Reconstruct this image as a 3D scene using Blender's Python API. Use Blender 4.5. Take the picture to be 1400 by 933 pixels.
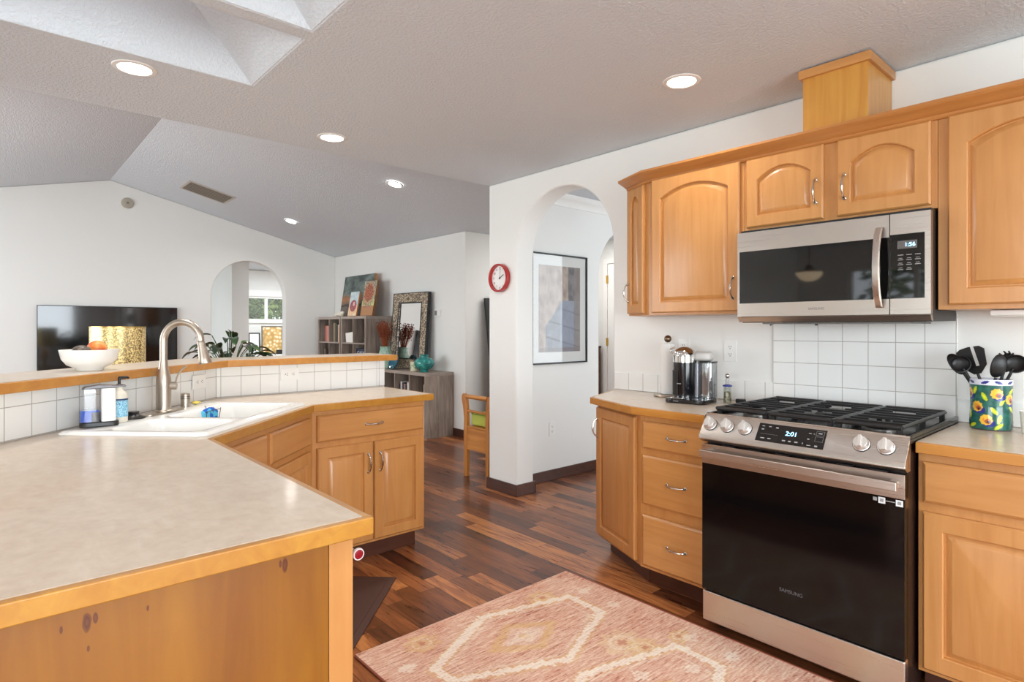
import bpy, bmesh, math, random
from mathutils import Matrix, Vector, noise
R = math.radians
SC = bpy.context.scene
COL = SC.collection
for o in list(bpy.data.objects): bpy.data.objects.remove(o)

# ---------------------------------------------------------------- camera, world, lights, exposure
ZC = 1.275
cam_d = bpy.data.cameras.new('camera'); cam = bpy.data.objects.new('camera', cam_d); COL.objects.link(cam)
cam.location = (0, 0, ZC)
cam.rotation_euler = (R(90), 0, R(90 - 41.67))
cam_d.sensor_width = 36; cam_d.lens = 809 / 1400 * 36
cam_d.shift_y = -17.5 / 1400
cam_d.clip_start = 0.02; cam_d.clip_end = 200
SC.camera = cam
SC.view_settings.view_transform = 'Standard'; SC.view_settings.look = 'None'
SC.view_settings.gamma = 1; SC.view_settings.use_curve_mapping = False
SC.view_settings.exposure = 0.24
SC.cycles.use_denoising = True
SC.cycles.max_bounces = 10; SC.cycles.diffuse_bounces = 5; SC.cycles.glossy_bounces = 4
SC.cycles.transparent_max_bounces = 12; SC.cycles.sample_clamp_indirect = 6
SC.cycles.caustics_reflective = False; SC.cycles.caustics_refractive = False

w = bpy.data.worlds.new('world'); SC.world = w; w.use_nodes = True
bg = w.node_tree.nodes['Background']
bg.inputs[0].default_value = (0.86, 0.93, 1.0, 1); bg.inputs[1].default_value = 3.2

def area(name, loc, rot, sx, sy, power, color=(1, 1, 1), spread=180):
    d = bpy.data.lights.new(name, 'AREA'); d.shape = 'RECTANGLE'; d.size = sx; d.size_y = sy
    d.energy = power; d.color = color; d.spread = R(spread)
    o = bpy.data.objects.new(name, d); COL.objects.link(o); o.location = loc; o.rotation_euler = rot
    return o
# daylight entering by the windows (lamps hang just outside the panes), then added indoor fill lights
DAY = (0.86, 0.94, 1.0)
area('daylight_kitchen_east', (3.20, 0.2, 1.35), (R(90), 0, R(90)), 3.4, 1.9, 205, DAY)
area('daylight_dining_south', (0.2, -3.80, 1.45), (R(90), 0, 0), 2.6, 1.7, 150, DAY)
area('daylight_living_south', (-6.3, -2.05, 1.40), (R(90), 0, 0), 3.4, 1.6, 140, DAY)
area('daylight_study', (-11.0, 0.55, 1.45), (R(90), 0, 0), 1.6, 1.4, 30, DAY)
area('study_fill', (-10.6, 4.4, 2.40), (0, 0, 0), .6, .6, 34, DAY)  # added area light to brighten the study wall; no fixture there
area('den_fill', (-4.5, 5.2, 2.39), (0, 0, 0), .7, .7, 13, (1, .98, .95))  # unseen panel added to lift the dark den and recess
area('hall_fill', (-1.25, 4.9, 1.4), (R(90), 0, R(90)), 2.2, 1.9, 34, DAY)  # added fill for the dim hall; its right wall has no window
PW1, PW2 = 6, 7
# ---------------------------------------------------------------- helpers
WM = {}
def bmn(): return bmesh.new()
def bx(bm, x0, x1, y0, y1, z0, z1, M=None):
    if x0 > x1: x0, x1 = x1, x0
    if y0 > y1: y0, y1 = y1, y0
    if z0 > z1: z0, z1 = z1, z0
    v = [bm.verts.new(p) for p in ((x0,y0,z0),(x1,y0,z0),(x1,y1,z0),(x0,y1,z0),(x0,y0,z1),(x1,y0,z1),(x1,y1,z1),(x0,y1,z1))]
    for f in ((3,2,1,0),(4,5,6,7),(0,1,5,4),(1,2,6,5),(2,3,7,6),(3,0,4,7)): bm.faces.new([v[i] for i in f])
    if M is not None: bmesh.ops.transform(bm, matrix=M, verts=v)
    return bm
def prism(bm, poly, h0, h1, axis='z', M=None):
    def P(a, b, c):
        return {'z': (a, b, c), 'y': (a, c, b), 'x': (c, a, b)}[axis]
    lo = [bm.verts.new(P(a, b, h0)) for a, b in poly]; hi = [bm.verts.new(P(a, b, h1)) for a, b in poly]
    n = len(poly)
    fs = [bm.faces.new(lo), bm.faces.new(hi)]
    for i in range(n): fs.append(bm.faces.new((lo[i], lo[(i+1)%n], hi[(i+1)%n], hi[i])))
    bmesh.ops.recalc_face_normals(bm, faces=fs)
    if M is not None: bmesh.ops.transform(bm, matrix=M, verts=lo+hi)
    return bm
def lathe(bm, prof, c=(0,0,0), seg=32, M=None, sx=1, sy=1):
    rings = []; vs = []
    for r, z in prof:
        if r < 1e-6: ring = [bm.verts.new((c[0], c[1], c[2]+z))]
        else: ring = [bm.verts.new((c[0]+r*sx*math.cos(2*math.pi*i/seg), c[1]+r*sy*math.sin(2*math.pi*i/seg), c[2]+z)) for i in range(seg)]
        rings.append(ring); vs += ring
    fs = []
    for a, b in zip(rings, rings[1:]):
        for i in range(seg):
            j = (i+1) % seg
            if len(a) == 1 and len(b) == 1: continue
            if len(a) == 1: fs.append(bm.faces.new((a[0], b[i], b[j])))
            elif len(b) == 1: fs.append(bm.faces.new((a[i], a[j], b[0])))
            else: fs.append(bm.faces.new((a[i], a[j], b[j], b[i])))
    for ring in (rings[0], rings[-1]):
        if len(ring) > 2 and rings[0] is not rings[-1]:
            pass
    bmesh.ops.recalc_face_normals(bm, faces=fs)
    if M is not None: bmesh.ops.transform(bm, matrix=M, verts=vs)
    return bm
def tube(bm, pts, rad, seg=12, cap=True, flat=1.0):
    pts = [Vector(p) for p in pts]; n = len(pts)
    if not hasattr(rad, '__len__'): rad = [rad]*n
    T = [(pts[min(i+1, n-1)]-pts[max(i-1, 0)]).normalized() for i in range(n)]
    up = Vector((0,0,1)) if abs(T[0].z) < .9 else Vector((1,0,0))
    N = T[0].cross(up).normalized(); rings = []; fs = []
    for i in range(n):
        if i: N = (N - T[i]*N.dot(T[i])).normalized()
        B = T[i].cross(N)
        rings.append([bm.verts.new(pts[i] + (N*math.cos(2*math.pi*k/seg)+B*flat*math.sin(2*math.pi*k/seg))*rad[i]) for k in range(seg)])
    for a, b in zip(rings, rings[1:]):
        for k in range(seg): fs.append(bm.faces.new((a[k], a[(k+1)%seg], b[(k+1)%seg], b[k])))
    if cap: fs.append(bm.faces.new(rings[0])); fs.append(bm.faces.new(rings[-1]))
    bmesh.ops.recalc_face_normals(bm, faces=fs)
    return bm
def cyl(bm, p0, p1, r, r2=None, seg=24): return tube(bm, [p0, p1], [r, r if r2 is None else r2], seg)
def sphere(bm, c, r, s=(1,1,1), seg=20, M=None):
    res = bmesh.ops.create_uvsphere(bm, u_segments=seg, v_segments=seg//2, radius=r)
    mm = Matrix.Translation(c) @ (M or Matrix()) @ Matrix.Diagonal((*s, 1))
    bmesh.ops.transform(bm, matrix=mm, verts=res['verts']); return bm
def smoothpath(ctrl, n=8):
    c = [Vector(p) for p in ctrl]; out = []
    for i in range(len(c)-1):
        p0 = c[max(i-1,0)]; p1 = c[i]; p2 = c[i+1]; p3 = c[min(i+2,len(c)-1)]
        for k in range(n):
            t = k/n
            out.append(.5*((2*p1)+(p2-p0)*t+(2*p0-5*p1+4*p2-p3)*t*t+(3*p1-p0-3*p2+p3)*t**3))
    out.append(c[-1]); return out
def tag(o, label=None, cat=None, group=None, kind=None):
    if label: o['label'] = label
    if cat: o['category'] = cat
    if group: o['group'] = group
    if kind: o['kind'] = kind
    return o
def thing(name, label, cat, loc=(0,0,0), rz=0, group=None):
    o = bpy.data.objects.new(name, None); COL.objects.link(o); o.empty_display_size = .05
    o.location = loc; o.rotation_euler = (0, 0, rz)
    WM[o.name] = Matrix.Translation(loc) @ Matrix.Rotation(rz, 4, 'Z')
    return tag(o, label, cat, group)
def obj(name, bm, mat, parent=None, world=False, bevel=0, seg=2, smooth=35, origin=None, label=None):
    """link bm as one mesh object. parent given: verts are parent-local unless world=True"""
    me = bpy.data.meshes.new(name)
    if parent is not None:
        W = WM[parent.name]
        if world: bmesh.ops.transform(bm, matrix=W.inverted(), verts=bm.verts[:])
    elif origin is None and len(bm.verts):
        xs = [v.co.x for v in bm.verts]; ys = [v.co.y for v in bm.verts]; zs = [v.co.z for v in bm.verts]
        origin = Vector(((min(xs)+max(xs))/2, (min(ys)+max(ys))/2, min(zs)))
        bmesh.ops.translate(bm, vec=-origin, verts=bm.verts[:])
    elif origin is not None:
        bmesh.ops.translate(bm, vec=-Vector(origin), verts=bm.verts[:])
    for f in bm.faces: f.smooth = True
    bm.to_mesh(me); bm.free()
    if smooth: me.set_sharp_from_angle(angle=R(smooth))
    o = bpy.data.objects.new(name, me); COL.objects.link(o)
    for m in (mat if isinstance(mat, (list, tuple)) else [mat]): me.materials.append(m)
    if parent is not None: o.parent = parent; WM[o.name] = WM[parent.name]
    else:
        o.location = origin if origin is not None else (0,0,0); WM[o.name] = Matrix.Translation(o.location)
    if bevel:
        md = o.modifiers.new('bevel', 'BEVEL'); md.width = bevel; md.segments = seg; md.limit_method = 'ANGLE'; md.angle_limit = R(40)
        md.harden_normals = True
    if label: o['label'] = label
    return o
def single(name, bm, mat, label, cat, group=None, **k): return tag(obj(name, bm, mat, **k), label, cat, group)
def struct(name, bm, mat, **k): return tag(obj(name, bm, mat, **k), kind='structure')
def dup(root, loc=None, rz=None, label=None, group=None):
    r = root.copy(); COL.objects.link(r)
    if loc is not None: r.location = loc
    if rz is not None: r.rotation_euler = (0,0,rz)
    if label: r['label'] = label
    if group: r['group'] = group
    for ch in list(root.children):
        c = ch.copy(); COL.objects.link(c); c.parent = r
        for g in ch.children:
            d = g.copy(); COL.objects.link(d); d.parent = c
    return r
def txt(name, s, size, M, mat, parent, extrude=.0004, world=True, align='CENTER', sx=1):
    cu = bpy.data.curves.new(name, 'FONT'); cu.body = s; cu.size = size; cu.extrude = extrude; cu.align_x = align; cu.align_y = 'CENTER'
    to = bpy.data.objects.new('tmp_text', cu); COL.objects.link(to)
    bpy.context.view_layer.update()
    me = to.evaluated_get(bpy.context.evaluated_depsgraph_get()).to_mesh()
    bm = bmn(); bm.from_mesh(me); bmesh.ops.transform(bm, matrix=M @ Matrix.Diagonal((sx,1,1,1)), verts=bm.verts[:])
    bpy.data.objects.remove(to); bpy.data.curves.remove(cu)
    return obj(name, bm, mat, parent, world=world, smooth=0)
# ---------------------------------------------------------------- materials
def mat(name, color, rough=.5, metal=0, spec=.5, **k):
    m = bpy.data.materials.new(name); m.use_nodes = True; b = m.node_tree.nodes['Principled BSDF']
    b.inputs['Base Color'].default_value = (*color, 1); b.inputs['Roughness'].default_value = rough
    b.inputs['Metallic'].default_value = metal; b.inputs['Specular IOR Level'].default_value = spec
    if 'coat' in k: b.inputs['Coat Weight'].default_value = k['coat']; b.inputs['Coat Roughness'].default_value = k.get('coat_rough', .05)
    if 'trans' in k: b.inputs['Transmission Weight'].default_value = k['trans']; b.inputs['IOR'].default_value = k.get('ior', 1.45)
    if 'emit' in k: b.inputs['Emission Color'].default_value = (*k['emit'], 1); b.inputs['Emission Strength'].default_value = k.get('strength', 1)
    if 'alpha' in k: b.inputs['Alpha'].default_value = k['alpha']
    return m
def srgb(r, g, b):
    f = lambda c: ((c/255+.055)/1.055)**2.4 if c/255 > .04045 else c/255/12.92
    return (f(r), f(g), f(b))
class NT:
    def __init__(s, m): s.m = m; s.t = m.node_tree; s.b = s.t.nodes['Principled BSDF']
    def n(s, ty, **k):
        x = s.t.nodes.new(ty)
        for a, v in k.items():
            if a.startswith('i_'):
                key = a[2:]; key = int(key) if key.isdigit() else key
                x.inputs[key].default_value = v
            else: setattr(x, a, v)
        return x
    def l(s, a, b): s.t.links.new(a, b)
    def coord(s, scale=(1,1,1), rand=False, kind='Object'):
        tc = s.n('ShaderNodeTexCoord'); mp = s.n('ShaderNodeMapping'); mp.inputs['Scale'].default_value = scale
        s.l(tc.outputs[kind], mp.inputs[0])
        if rand:
            oi = s.n('ShaderNodeObjectInfo'); ml = s.math('MULTIPLY', oi.outputs['Random'], 37.0)
            cb = s.n('ShaderNodeCombineXYZ'); [s.l(ml, cb.inputs[i]) for i in range(3)]; s.l(cb.outputs[0], mp.inputs['Location'])
        return mp.outputs[0]
    def math(s, op, a, b=None, c=None):
        x = s.n('ShaderNodeMath', operation=op)
        for i, v in enumerate((a, b, c)):
            if v is None: continue
            if isinstance(v, (int, float)): x.inputs[i].default_value = v
            else: s.l(v, x.inputs[i])
        return x.outputs[0]
    def noise(s, vec, scale, detail=3, rough=.5, dist=0):
        x = s.n('ShaderNodeTexNoise'); s.l(vec, x.inputs['Vector']); x.inputs['Scale'].default_value = scale
        x.inputs['Detail'].default_value = detail; x.inputs['Roughness'].default_value = rough; x.inputs['Distortion'].default_value = dist
        return x.outputs['Fac']
    def ramp(s, fac, stops):
        x = s.n('ShaderNodeValToRGB'); s.l(fac, x.inputs[0]); e = x.color_ramp.elements
        while len(e) < len(stops): e.new(.5)
        for q, (p, c) in zip(e, stops): q.position = p; q.color = (*c, 1)
        return x.outputs[0]
    def mix(s, f, a, b, mode='MIX'):
        x = s.n('ShaderNodeMix', data_type='RGBA', blend_type=mode)
        for i, v in ((0, f), (6, a), (7, b)):
            if isinstance(v, (int, float)): x.inputs[i].default_value = v
            elif isinstance(v, tuple): x.inputs[i].default_value = (*v, 1)
            else: s.l(v, x.inputs[i])
        return x.outputs[2]
    def bump(s, h, strength=.2, dist=.002):
        x = s.n('ShaderNodeBump'); x.inputs['Strength'].default_value = strength; x.inputs['Distance'].default_value = dist
        s.l(h, x.inputs['Height']); s.l(x.outputs[0], s.b.inputs['Normal'])
    def color(s, c): s.l(c, s.b.inputs['Base Color'])
def paint(name, c, bump=.15, scale=180, rough=.75):
    m = mat(name, c, rough, spec=.25); n = NT(m); v = n.coord()
    n.bump(n.noise(v, scale, 3), bump, .002)
    return m
M_wall = paint('wall_paint', srgb(236, 235, 231))
M_ceil = paint('ceiling_texture', srgb(219, 224, 229), .55, 60)
def knock():
    m = mat('ceiling_knockdown', srgb(219, 224, 229), .85, spec=.2); n = NT(m); v = n.coord()
    n.bump(n.ramp(n.noise(v, 75, 4, .6), [(.42, (0,0,0)), (.58, (1,1,1))]), .6, .003); return m
M_ceil = knock()
M_trim = mat('white_trim', srgb(240, 238, 234), .4)
def wood(name, light, dark, axis='z', scale=1.0, rough=.35, coat=.25, contrast=1.0):
    m = mat(name, light, rough, coat=coat, coat_rough=.18); n = NT(m)
    st = {'x': (.7, 9, 9), 'y': (9, .7, 9), 'z': (9, 9, .7)}[axis]; st = tuple(a*scale for a in st)
    v = n.coord(st, True); v2 = n.coord((2.2,2.2,1.6), True)
    a = n.noise(v, 3.0, 5, .55, .8); b = n.noise(v2, 1.8, 3)
    f = n.math('ADD', n.math('MULTIPLY', a, .65), n.math('MULTIPLY', b, .35))
    mid = tuple((p+q)/2 for p, q in zip(light, dark))
    n.color(n.ramp(f, [(.5-.2*contrast, dark), (.5, mid), (.5+.2*contrast, light)]))
    n.bump(a, .04, .001); return m
MAPLE = dict(light=srgb(203, 146, 86), dark=srgb(182, 123, 65))
M_maple = wood('maple_vertical', axis='z', **MAPLE)
M_mapleX = wood('maple_horizontal', axis='x', **MAPLE)
M_edge = wood('oak_counter_edge', srgb(192, 138, 52), srgb(168, 108, 36), 'x')
M_edge2 = wood('orange_counter_edge', srgb(200, 140, 62), srgb(176, 112, 42), 'x')
M_panel = wood('birch_end_panel', srgb(156, 102, 27), srgb(128, 75, 17), 'z', .5, contrast=.8)
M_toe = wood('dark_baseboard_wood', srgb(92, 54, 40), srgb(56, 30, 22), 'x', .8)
M_oak = wood('honey_oak', srgb(206, 140, 66), srgb(164, 96, 36), 'z', 1)
M_greywood = wood('grey_oak_laminate', srgb(168, 152, 138), srgb(100, 86, 78), 'z', 1.2, .55, 0, .9)
M_greyedge = mat('grey_laminate_edge', srgb(176, 164, 154), .6)
def floor_mat():
    m = mat('acacia_planks', (.1,.04,.02), .3, spec=.35, coat=.14, coat_rough=.16); n = NT(m)
    tc = n.n('ShaderNodeTexCoord'); sp = n.n('ShaderNodeSeparateXYZ'); n.l(tc.outputs['Object'], sp.inputs[0])
    X, Y = sp.outputs[0], sp.outputs[1]
    W, L = .092, .80
    ry = n.math('DIVIDE', Y, W); row = n.math('FLOOR', ry)
    wn = n.n('ShaderNodeTexWhiteNoise', noise_dimensions='1D'); n.l(row, wn.inputs['W'])
    rx = n.math('ADD', n.math('DIVIDE', X, L), n.math('MULTIPLY', wn.outputs['Value'], 7.3)); cl = n.math('FLOOR', rx)
    cb = n.n('ShaderNodeCombineXYZ'); n.l(row, cb.inputs[0]); n.l(cl, cb.inputs[1])
    w2 = n.n('ShaderNodeTexWhiteNoise', noise_dimensions='2D'); n.l(cb.outputs[0], w2.inputs['Vector'])
    rnd = w2.outputs['Value']
    # grain
    c2 = n.n('ShaderNodeCombineXYZ'); n.l(n.math('MULTIPLY', X, 1.6), c2.inputs[0]); n.l(n.math('MULTIPLY', Y, 14), c2.inputs[1]); n.l(n.math('MULTIPLY', rnd, 40), c2.inputs[2])
    g = n.noise(c2.outputs[0], 2.2, 6, .62, 1.2)
    f = n.math('ADD', n.math('MULTIPLY', rnd, .40), n.math('MULTIPLY', g, .72))
    col = n.ramp(f, [(.28, srgb(62, 31, 20)), (.44, srgb(98, 54, 32)), (.58, srgb(126, 73, 43)), (.70, srgb(154, 93, 55)), (.82, srgb(194, 128, 74))])
    def gap(fr, size, wd):
        fr = n.math('FRACT', fr); e = n.math('MINIMUM', fr, n.math('SUBTRACT', 1.0, fr))
        return n.math('GREATER_THAN', n.math('MULTIPLY', e, size), wd)
    k = n.math('MULTIPLY', gap(ry, W, .0012), gap(rx, L, .0012))
    n.color(n.mix(k, srgb(24, 12, 9), col))
    n.bump(n.math('ADD', n.math('MULTIPLY', g, .25), k), .25, .0015)
    n.l(n.math('ADD', n.math('MULTIPLY', g, .2), .2), n.b.inputs['Roughness'])
    return m
M_floor = floor_mat()
def laminate():
    m = mat('beige_laminate', srgb(210, 194, 174), .28, spec=.5, coat=.15, coat_rough=.1); n = NT(m); v = n.coord((1,1.0,1))
    v2 = n.coord((1.0, 2.0, 1))
    f = n.math('ADD', n.math('MULTIPLY', n.noise(v2, 11, 6, .65, .8), .6), n.math('MULTIPLY', n.noise(v, 40, 3), .4))
    n.color(n.ramp(f, [(.36, srgb(200, 181, 160)), (.5, srgb(208, 191, 171)), (.64, srgb(215, 200, 182))]))
    return m
M_lam = laminate()
def tile_mat(name, ax, u0, z0, du, dz, c=srgb(238, 238, 235), grout=srgb(176, 170, 162)):
    m = mat(name, c, .16, spec=.5); n = NT(m)
    tc = n.n('ShaderNodeTexCoord'); sp = n.n('ShaderNodeSeparateXYZ'); n.l(tc.outputs['Object'], sp.inputs[0])
    def e(o, o0, d):
        r = n.math('DIVIDE', n.math('SUBTRACT', o, o0), d); fr = n.math('FRACT', r)
        return n.math('MULTIPLY', n.math('MINIMUM', fr, n.math('SUBTRACT', 1.0, fr)), d)
    k = n.math('MINIMUM', e(sp.outputs[{'x':0,'y':1}[ax]], u0, du), e(sp.outputs[2], z0, dz))
    mr = n.n('ShaderNodeMapRange'); mr.inputs[1].default_value = .0008; mr.inputs[2].default_value = .0022; n.l(k, mr.inputs[0])
    n.color(n.mix(mr.outputs[0], grout, c)); n.bump(mr.outputs[0], .5, .0012)
    return m
def brushed(name, c, rough=.28, ax='x'):
    m = mat(name, c, rough, 1.0); n = NT(m)
    st = {'x': (2, 300, 300), 'z': (300, 300, 2), 'y': (300, 2, 300)}[ax]
    v = n.coord(st); f = n.noise(v, 1, 2)
    n.l(n.math('ADD', n.math('MULTIPLY', f, .16), rough-.08), n.b.inputs['Roughness'])
    return m
M_steel = brushed('brushed_stainless', srgb(205, 195, 186), .30)
M_steelV = brushed('brushed_stainless_upright', srgb(205, 195, 186), .30, 'z')
M_nickel = brushed('brushed_nickel', srgb(184, 172, 158), .36, 'z')
M_handle = mat('satin_nickel_pull', srgb(205, 196, 186), .22, 1)
M_chrome = mat('polished_chrome', srgb(225, 222, 220), .06, 1)
M_black = mat('black_plastic', srgb(22, 22, 24), .35)
M_blackgl = mat('black_glass', srgb(8, 8, 9), .03, spec=.6, coat=.5, coat_rough=.02)
M_doorgl = mat('dark_oven_glass', srgb(9, 8, 9), .10, spec=.32)
M_mwgl = mat('microwave_glass', srgb(12, 11, 11), .04, spec=.6, coat=.25, coat_rough=.02)
M_cast = mat('black_cast_iron', srgb(30, 29, 29), .36)
M_enamel = mat('black_enamel_cooktop', srgb(18, 18, 19), .18)
M_white = mat('white_plastic', srgb(238, 237, 233), .35)
M_porc = mat('white_porcelain', srgb(238, 237, 233), .12, coat=.3)
M_display = mat('blue_white_digits', (.2,.6,1), .5, emit=(.35,.75,1), strength=3)
M_icon = mat('pale_grey_print', srgb(150,150,150), .6)
M_glow = mat('lit_diffuser', (1,1,1), .5, emit=(1,.98,.94), strength=14)
def glass_pane(name='window_glass', tint=(1,1,1), gl=.08):
    m = bpy.data.materials.new(name); m.use_nodes = True; t = m.node_tree; t.nodes.remove(t.nodes['Principled BSDF'])
    o = t.nodes['Material Output']; a = t.nodes.new('ShaderNodeBsdfTransparent'); g = t.nodes.new('ShaderNodeBsdfGlossy'); x = t.nodes.new('ShaderNodeMixShader')
    a.inputs[0].default_value = (*tint, 1); g.inputs['Roughness'].default_value = .02; x.inputs[0].default_value = gl
    t.links.new(a.outputs[0], x.inputs[1]); t.links.new(g.outputs[0], x.inputs[2]); t.links.new(x.outputs[0], o.inputs[0]); return m
M_glass = glass_pane()
M_mirror = mat('mirror_glass', (.9,.9,.9), .02, 1)
def attr_mat(name, rough=.6, **k):
    m = mat(name, (.8,.8,.8), rough, **k); n = NT(m); a = n.n('ShaderNodeVertexColor', layer_name='Col'); n.color(a.outputs[0]); return m

# ---------------------------------------------------------------- structure
KX, CE = -3.65, 2.414
WY = 3.0
b = bmn(); bx(b, -12.6, 3.4, -4.0, 8.0, -.08, 0); struct('floor', b, M_floor, origin=(0,0,0))
# outside ground
b = bmn(); bx(b, -40, 30, -30, 30, -.50, -.30)
gm = mat('lawn', srgb(92, 110, 60), .9); n_ = NT(gm); n_.color(n_.ramp(n_.noise(n_.coord(), 3, 5), [(.35, srgb(70,88,44)), (.65, srgb(120,134,78))])); struct('ground', b, gm)

# kitchen flat ceiling with the skylight wells (x -2.88..-2.29 and -2.20..-1.61, y .04...933)
T = .10
SY0, SY1 = -.25, .933
wells = [(-2.885, -2.29), (-2.205, -1.61)]
def plate(outer_, holes, z0, z1):
    bm = bmn()
    for z, first in ((z1, True), (z0, False)):
        loops = [[bm.verts.new((x, y, z)) for x, y in lp] for lp in [outer_]+holes]
        es = [bm.edges.new((lp[i], lp[(i+1) % len(lp)])) for lp in loops for i in range(len(lp))]
        bmesh.ops.triangle_fill(bm, use_beauty=True, use_dissolve=False, edges=es)
        if first: tops = loops
        else:
            for A_, B_ in zip(tops, loops):
                for i in range(len(A_)): bm.faces.new((A_[i], A_[(i+1) % len(A_)], B_[(i+1) % len(A_)], B_[i]))
    bmesh.ops.recalc_face_normals(bm, faces=bm.faces[:]); return bm
b = plate([(KX-.02, -3.7), (3.1, -3.7), (3.1, 8.0), (KX-.02, 8.0)], [[(x0, SY0), (x1, SY0), (x1, SY1), (x0, SY1)] for x0, x1 in wells], CE, CE+T)
struct('ceiling', b, M_ceil, bevel=.012, seg=3)
# skylight shafts (flared)
for i, (x0, x1) in enumerate(wells):
    b = bmn(); H = CE+.47
    ins = .17
    lo = [(x0, SY0), (x1, SY0), (x1, SY1), (x0, SY1)]
    hi = [(x0+ins, SY0+.1), (x1-.02, SY0+.1), (x1-.02, SY1-.50), (x0+ins, SY1-.50)]
    def ring(o, e): 
        cx = sum(p[0] for p in o)/4; cy = sum(p[1] for p in o)/4
        return [(p[0]+math.copysign(e, p[0]-cx), p[1]+math.copysign(e, p[1]-cy)) for p in o]
    A = [b.verts.new((*p, CE+.003)) for p in lo]; B = [b.verts.new((*p, H)) for p in hi]
    C = [b.verts.new((*p, CE+.003)) for p in ring(lo, .02)]; D = [b.verts.new((*p, H)) for p in ring(hi, .02)]
    fs = []
    for k in range(4):
        j = (k+1) % 4
        fs += [b.faces.new((A[k], A[j], B[j], B[k])), b.faces.new((C[k], C[j], D[j], D[k])), b.faces.new((A[k], A[j], C[j], C[k])), b.faces.new((B[k], B[j], D[j], D[k]))]
    bmesh.ops.recalc_face_normals(b, faces=fs)
    struct('trim_%d' % (i+1), b, M_ceil, smooth=20)
    b = bmn(); e = .03; hx0, hx1, hy0, hy1 = x0+ins-.03, x1+.01, SY0+.07, SY1-.47
    for a in ((hx0, hx1, hy0, hy0+e), (hx0, hx1, hy1-e, hy1), (hx0, hx0+e, hy0+e, hy1-e), (hx1-e, hx1, hy0+e, hy1-e)): bx(b, *a, H, H+.05)
    wd = struct('window_%d' % (7+i), b, M_trim)
    b = bmn(); bx(b, hx0+e, hx1-e, hy0+e, hy1-e, H+.02, H+.026); obj('pane', b, M_glass, wd, world=True)
# soffit drop wall above the kitchen ceiling edge, facing the vault
def vz(y): return (3.146 - .2457*(y-1.174)) if y >= 1.174 else (3.146 - .2457*(1.174-y))
LY0, LY1, TX = -1.83, 4.17, -8.93
b = bmn(); prism(b, [(LY0-.1, CE+T+.001), (LY1, CE+T+.001), (LY1, vz(LY1)+.02), (1.174, vz(1.174)+.02), (LY0-.1, vz(LY0)+.02)], KX-.0, KX+.1, 'x')
struct('trim_3', b, M_wall)
# vault (two slabs) + flat recess ceiling
b = bmn()
prism(b, [(1.174, 3.146), (LY1+.02, vz(LY1)-.005), (LY1+.02, vz(LY1)+.1), (1.174, 3.25), (LY0-.12, vz(LY0-.12)+.1), (LY0-.12, vz(LY0-.12))], TX-.12, KX-.001, 'x')
struct('ceiling_vault', b, M_ceil, smooth=5)
b = bmn(); bx(b, -5.6, KX, LY1+.02, 8.0, 2.405, 2.5); struct('ceiling_recess', b, M_ceil)
b = bmn(); bx(b, -12.6, TX-.15, -.2, 6.2, 2.42, 2.52); struct('ceiling_study', b, M_ceil)

def arch_poly(u0, u1, z1, ua, ub, spring, top, n=28):
    p = [(u0, 0), (ua, 0)]
    r = (ub-ua)/2; c = (ua+ub)/2; h = top-spring
    for i in range(n+1):
        a = math.pi - math.pi*i/n
        p.append((c + r*math.cos(a), spring + h*math.sin(a)))
    p += [(ub, 0), (u1, 0), (u1, z1), (u0, z1)]
    return p
# range wall with the hall arch
b = bmn(); prism(b, arch_poly(-3.65, 3.1, CE-.001, -3.32, -2.40, 1.81, 2.268), WY, WY+.18, 'y')
struct('wall_range', b, M_wall, bevel=.016, seg=4)
# hall wall with second arch, living side at -3.65
b = bmn(); prism(b, arch_poly(WY+.181, 8.0, CE-.001, 4.165, 5.075, 1.75, 2.215), -3.65, -3.49, 'x')
struct('wall_hall_left', b, M_wall, bevel=.014, seg=3)
b = bmn(); bx(b, -1.2, -1.08, WY+.181, 8.0, 0, CE-.001); struct('wall_hall_right', b, M_wall)
b = bmn(); bx(b, -7.0, -1.2, 6.9, 7.02, 0, 2.4); struct('wall_hall_end', b, M_wall)
# TV wall (gable) with arch
def gable():
    p = arch_poly(LY0-.1, LY1, 0, 2.349, 3.375, 1.735, 2.247)
    p = p[:-2] + [(LY1, vz(LY1)), (1.174, vz(1.174)), (LY0-.1, vz(LY0-.1))]
    return p
b = bmn(); prism(b, gable(), TX-.13, TX, 'x'); struct('wall_gable', b, M_wall, bevel=.012, seg=3)
# mirror wall + recess
b = bmn(); bx(b, TX-.13, -5.50, LY1, LY1+.12, 0, vz(LY1)-.006); struct('wall_mirror', b, M_wall)
b = bmn(); bx(b, -5.62, -5.50, LY1+.12, 6.9, 0, 2.404); struct('wall_recess', b, M_wall)
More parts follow.
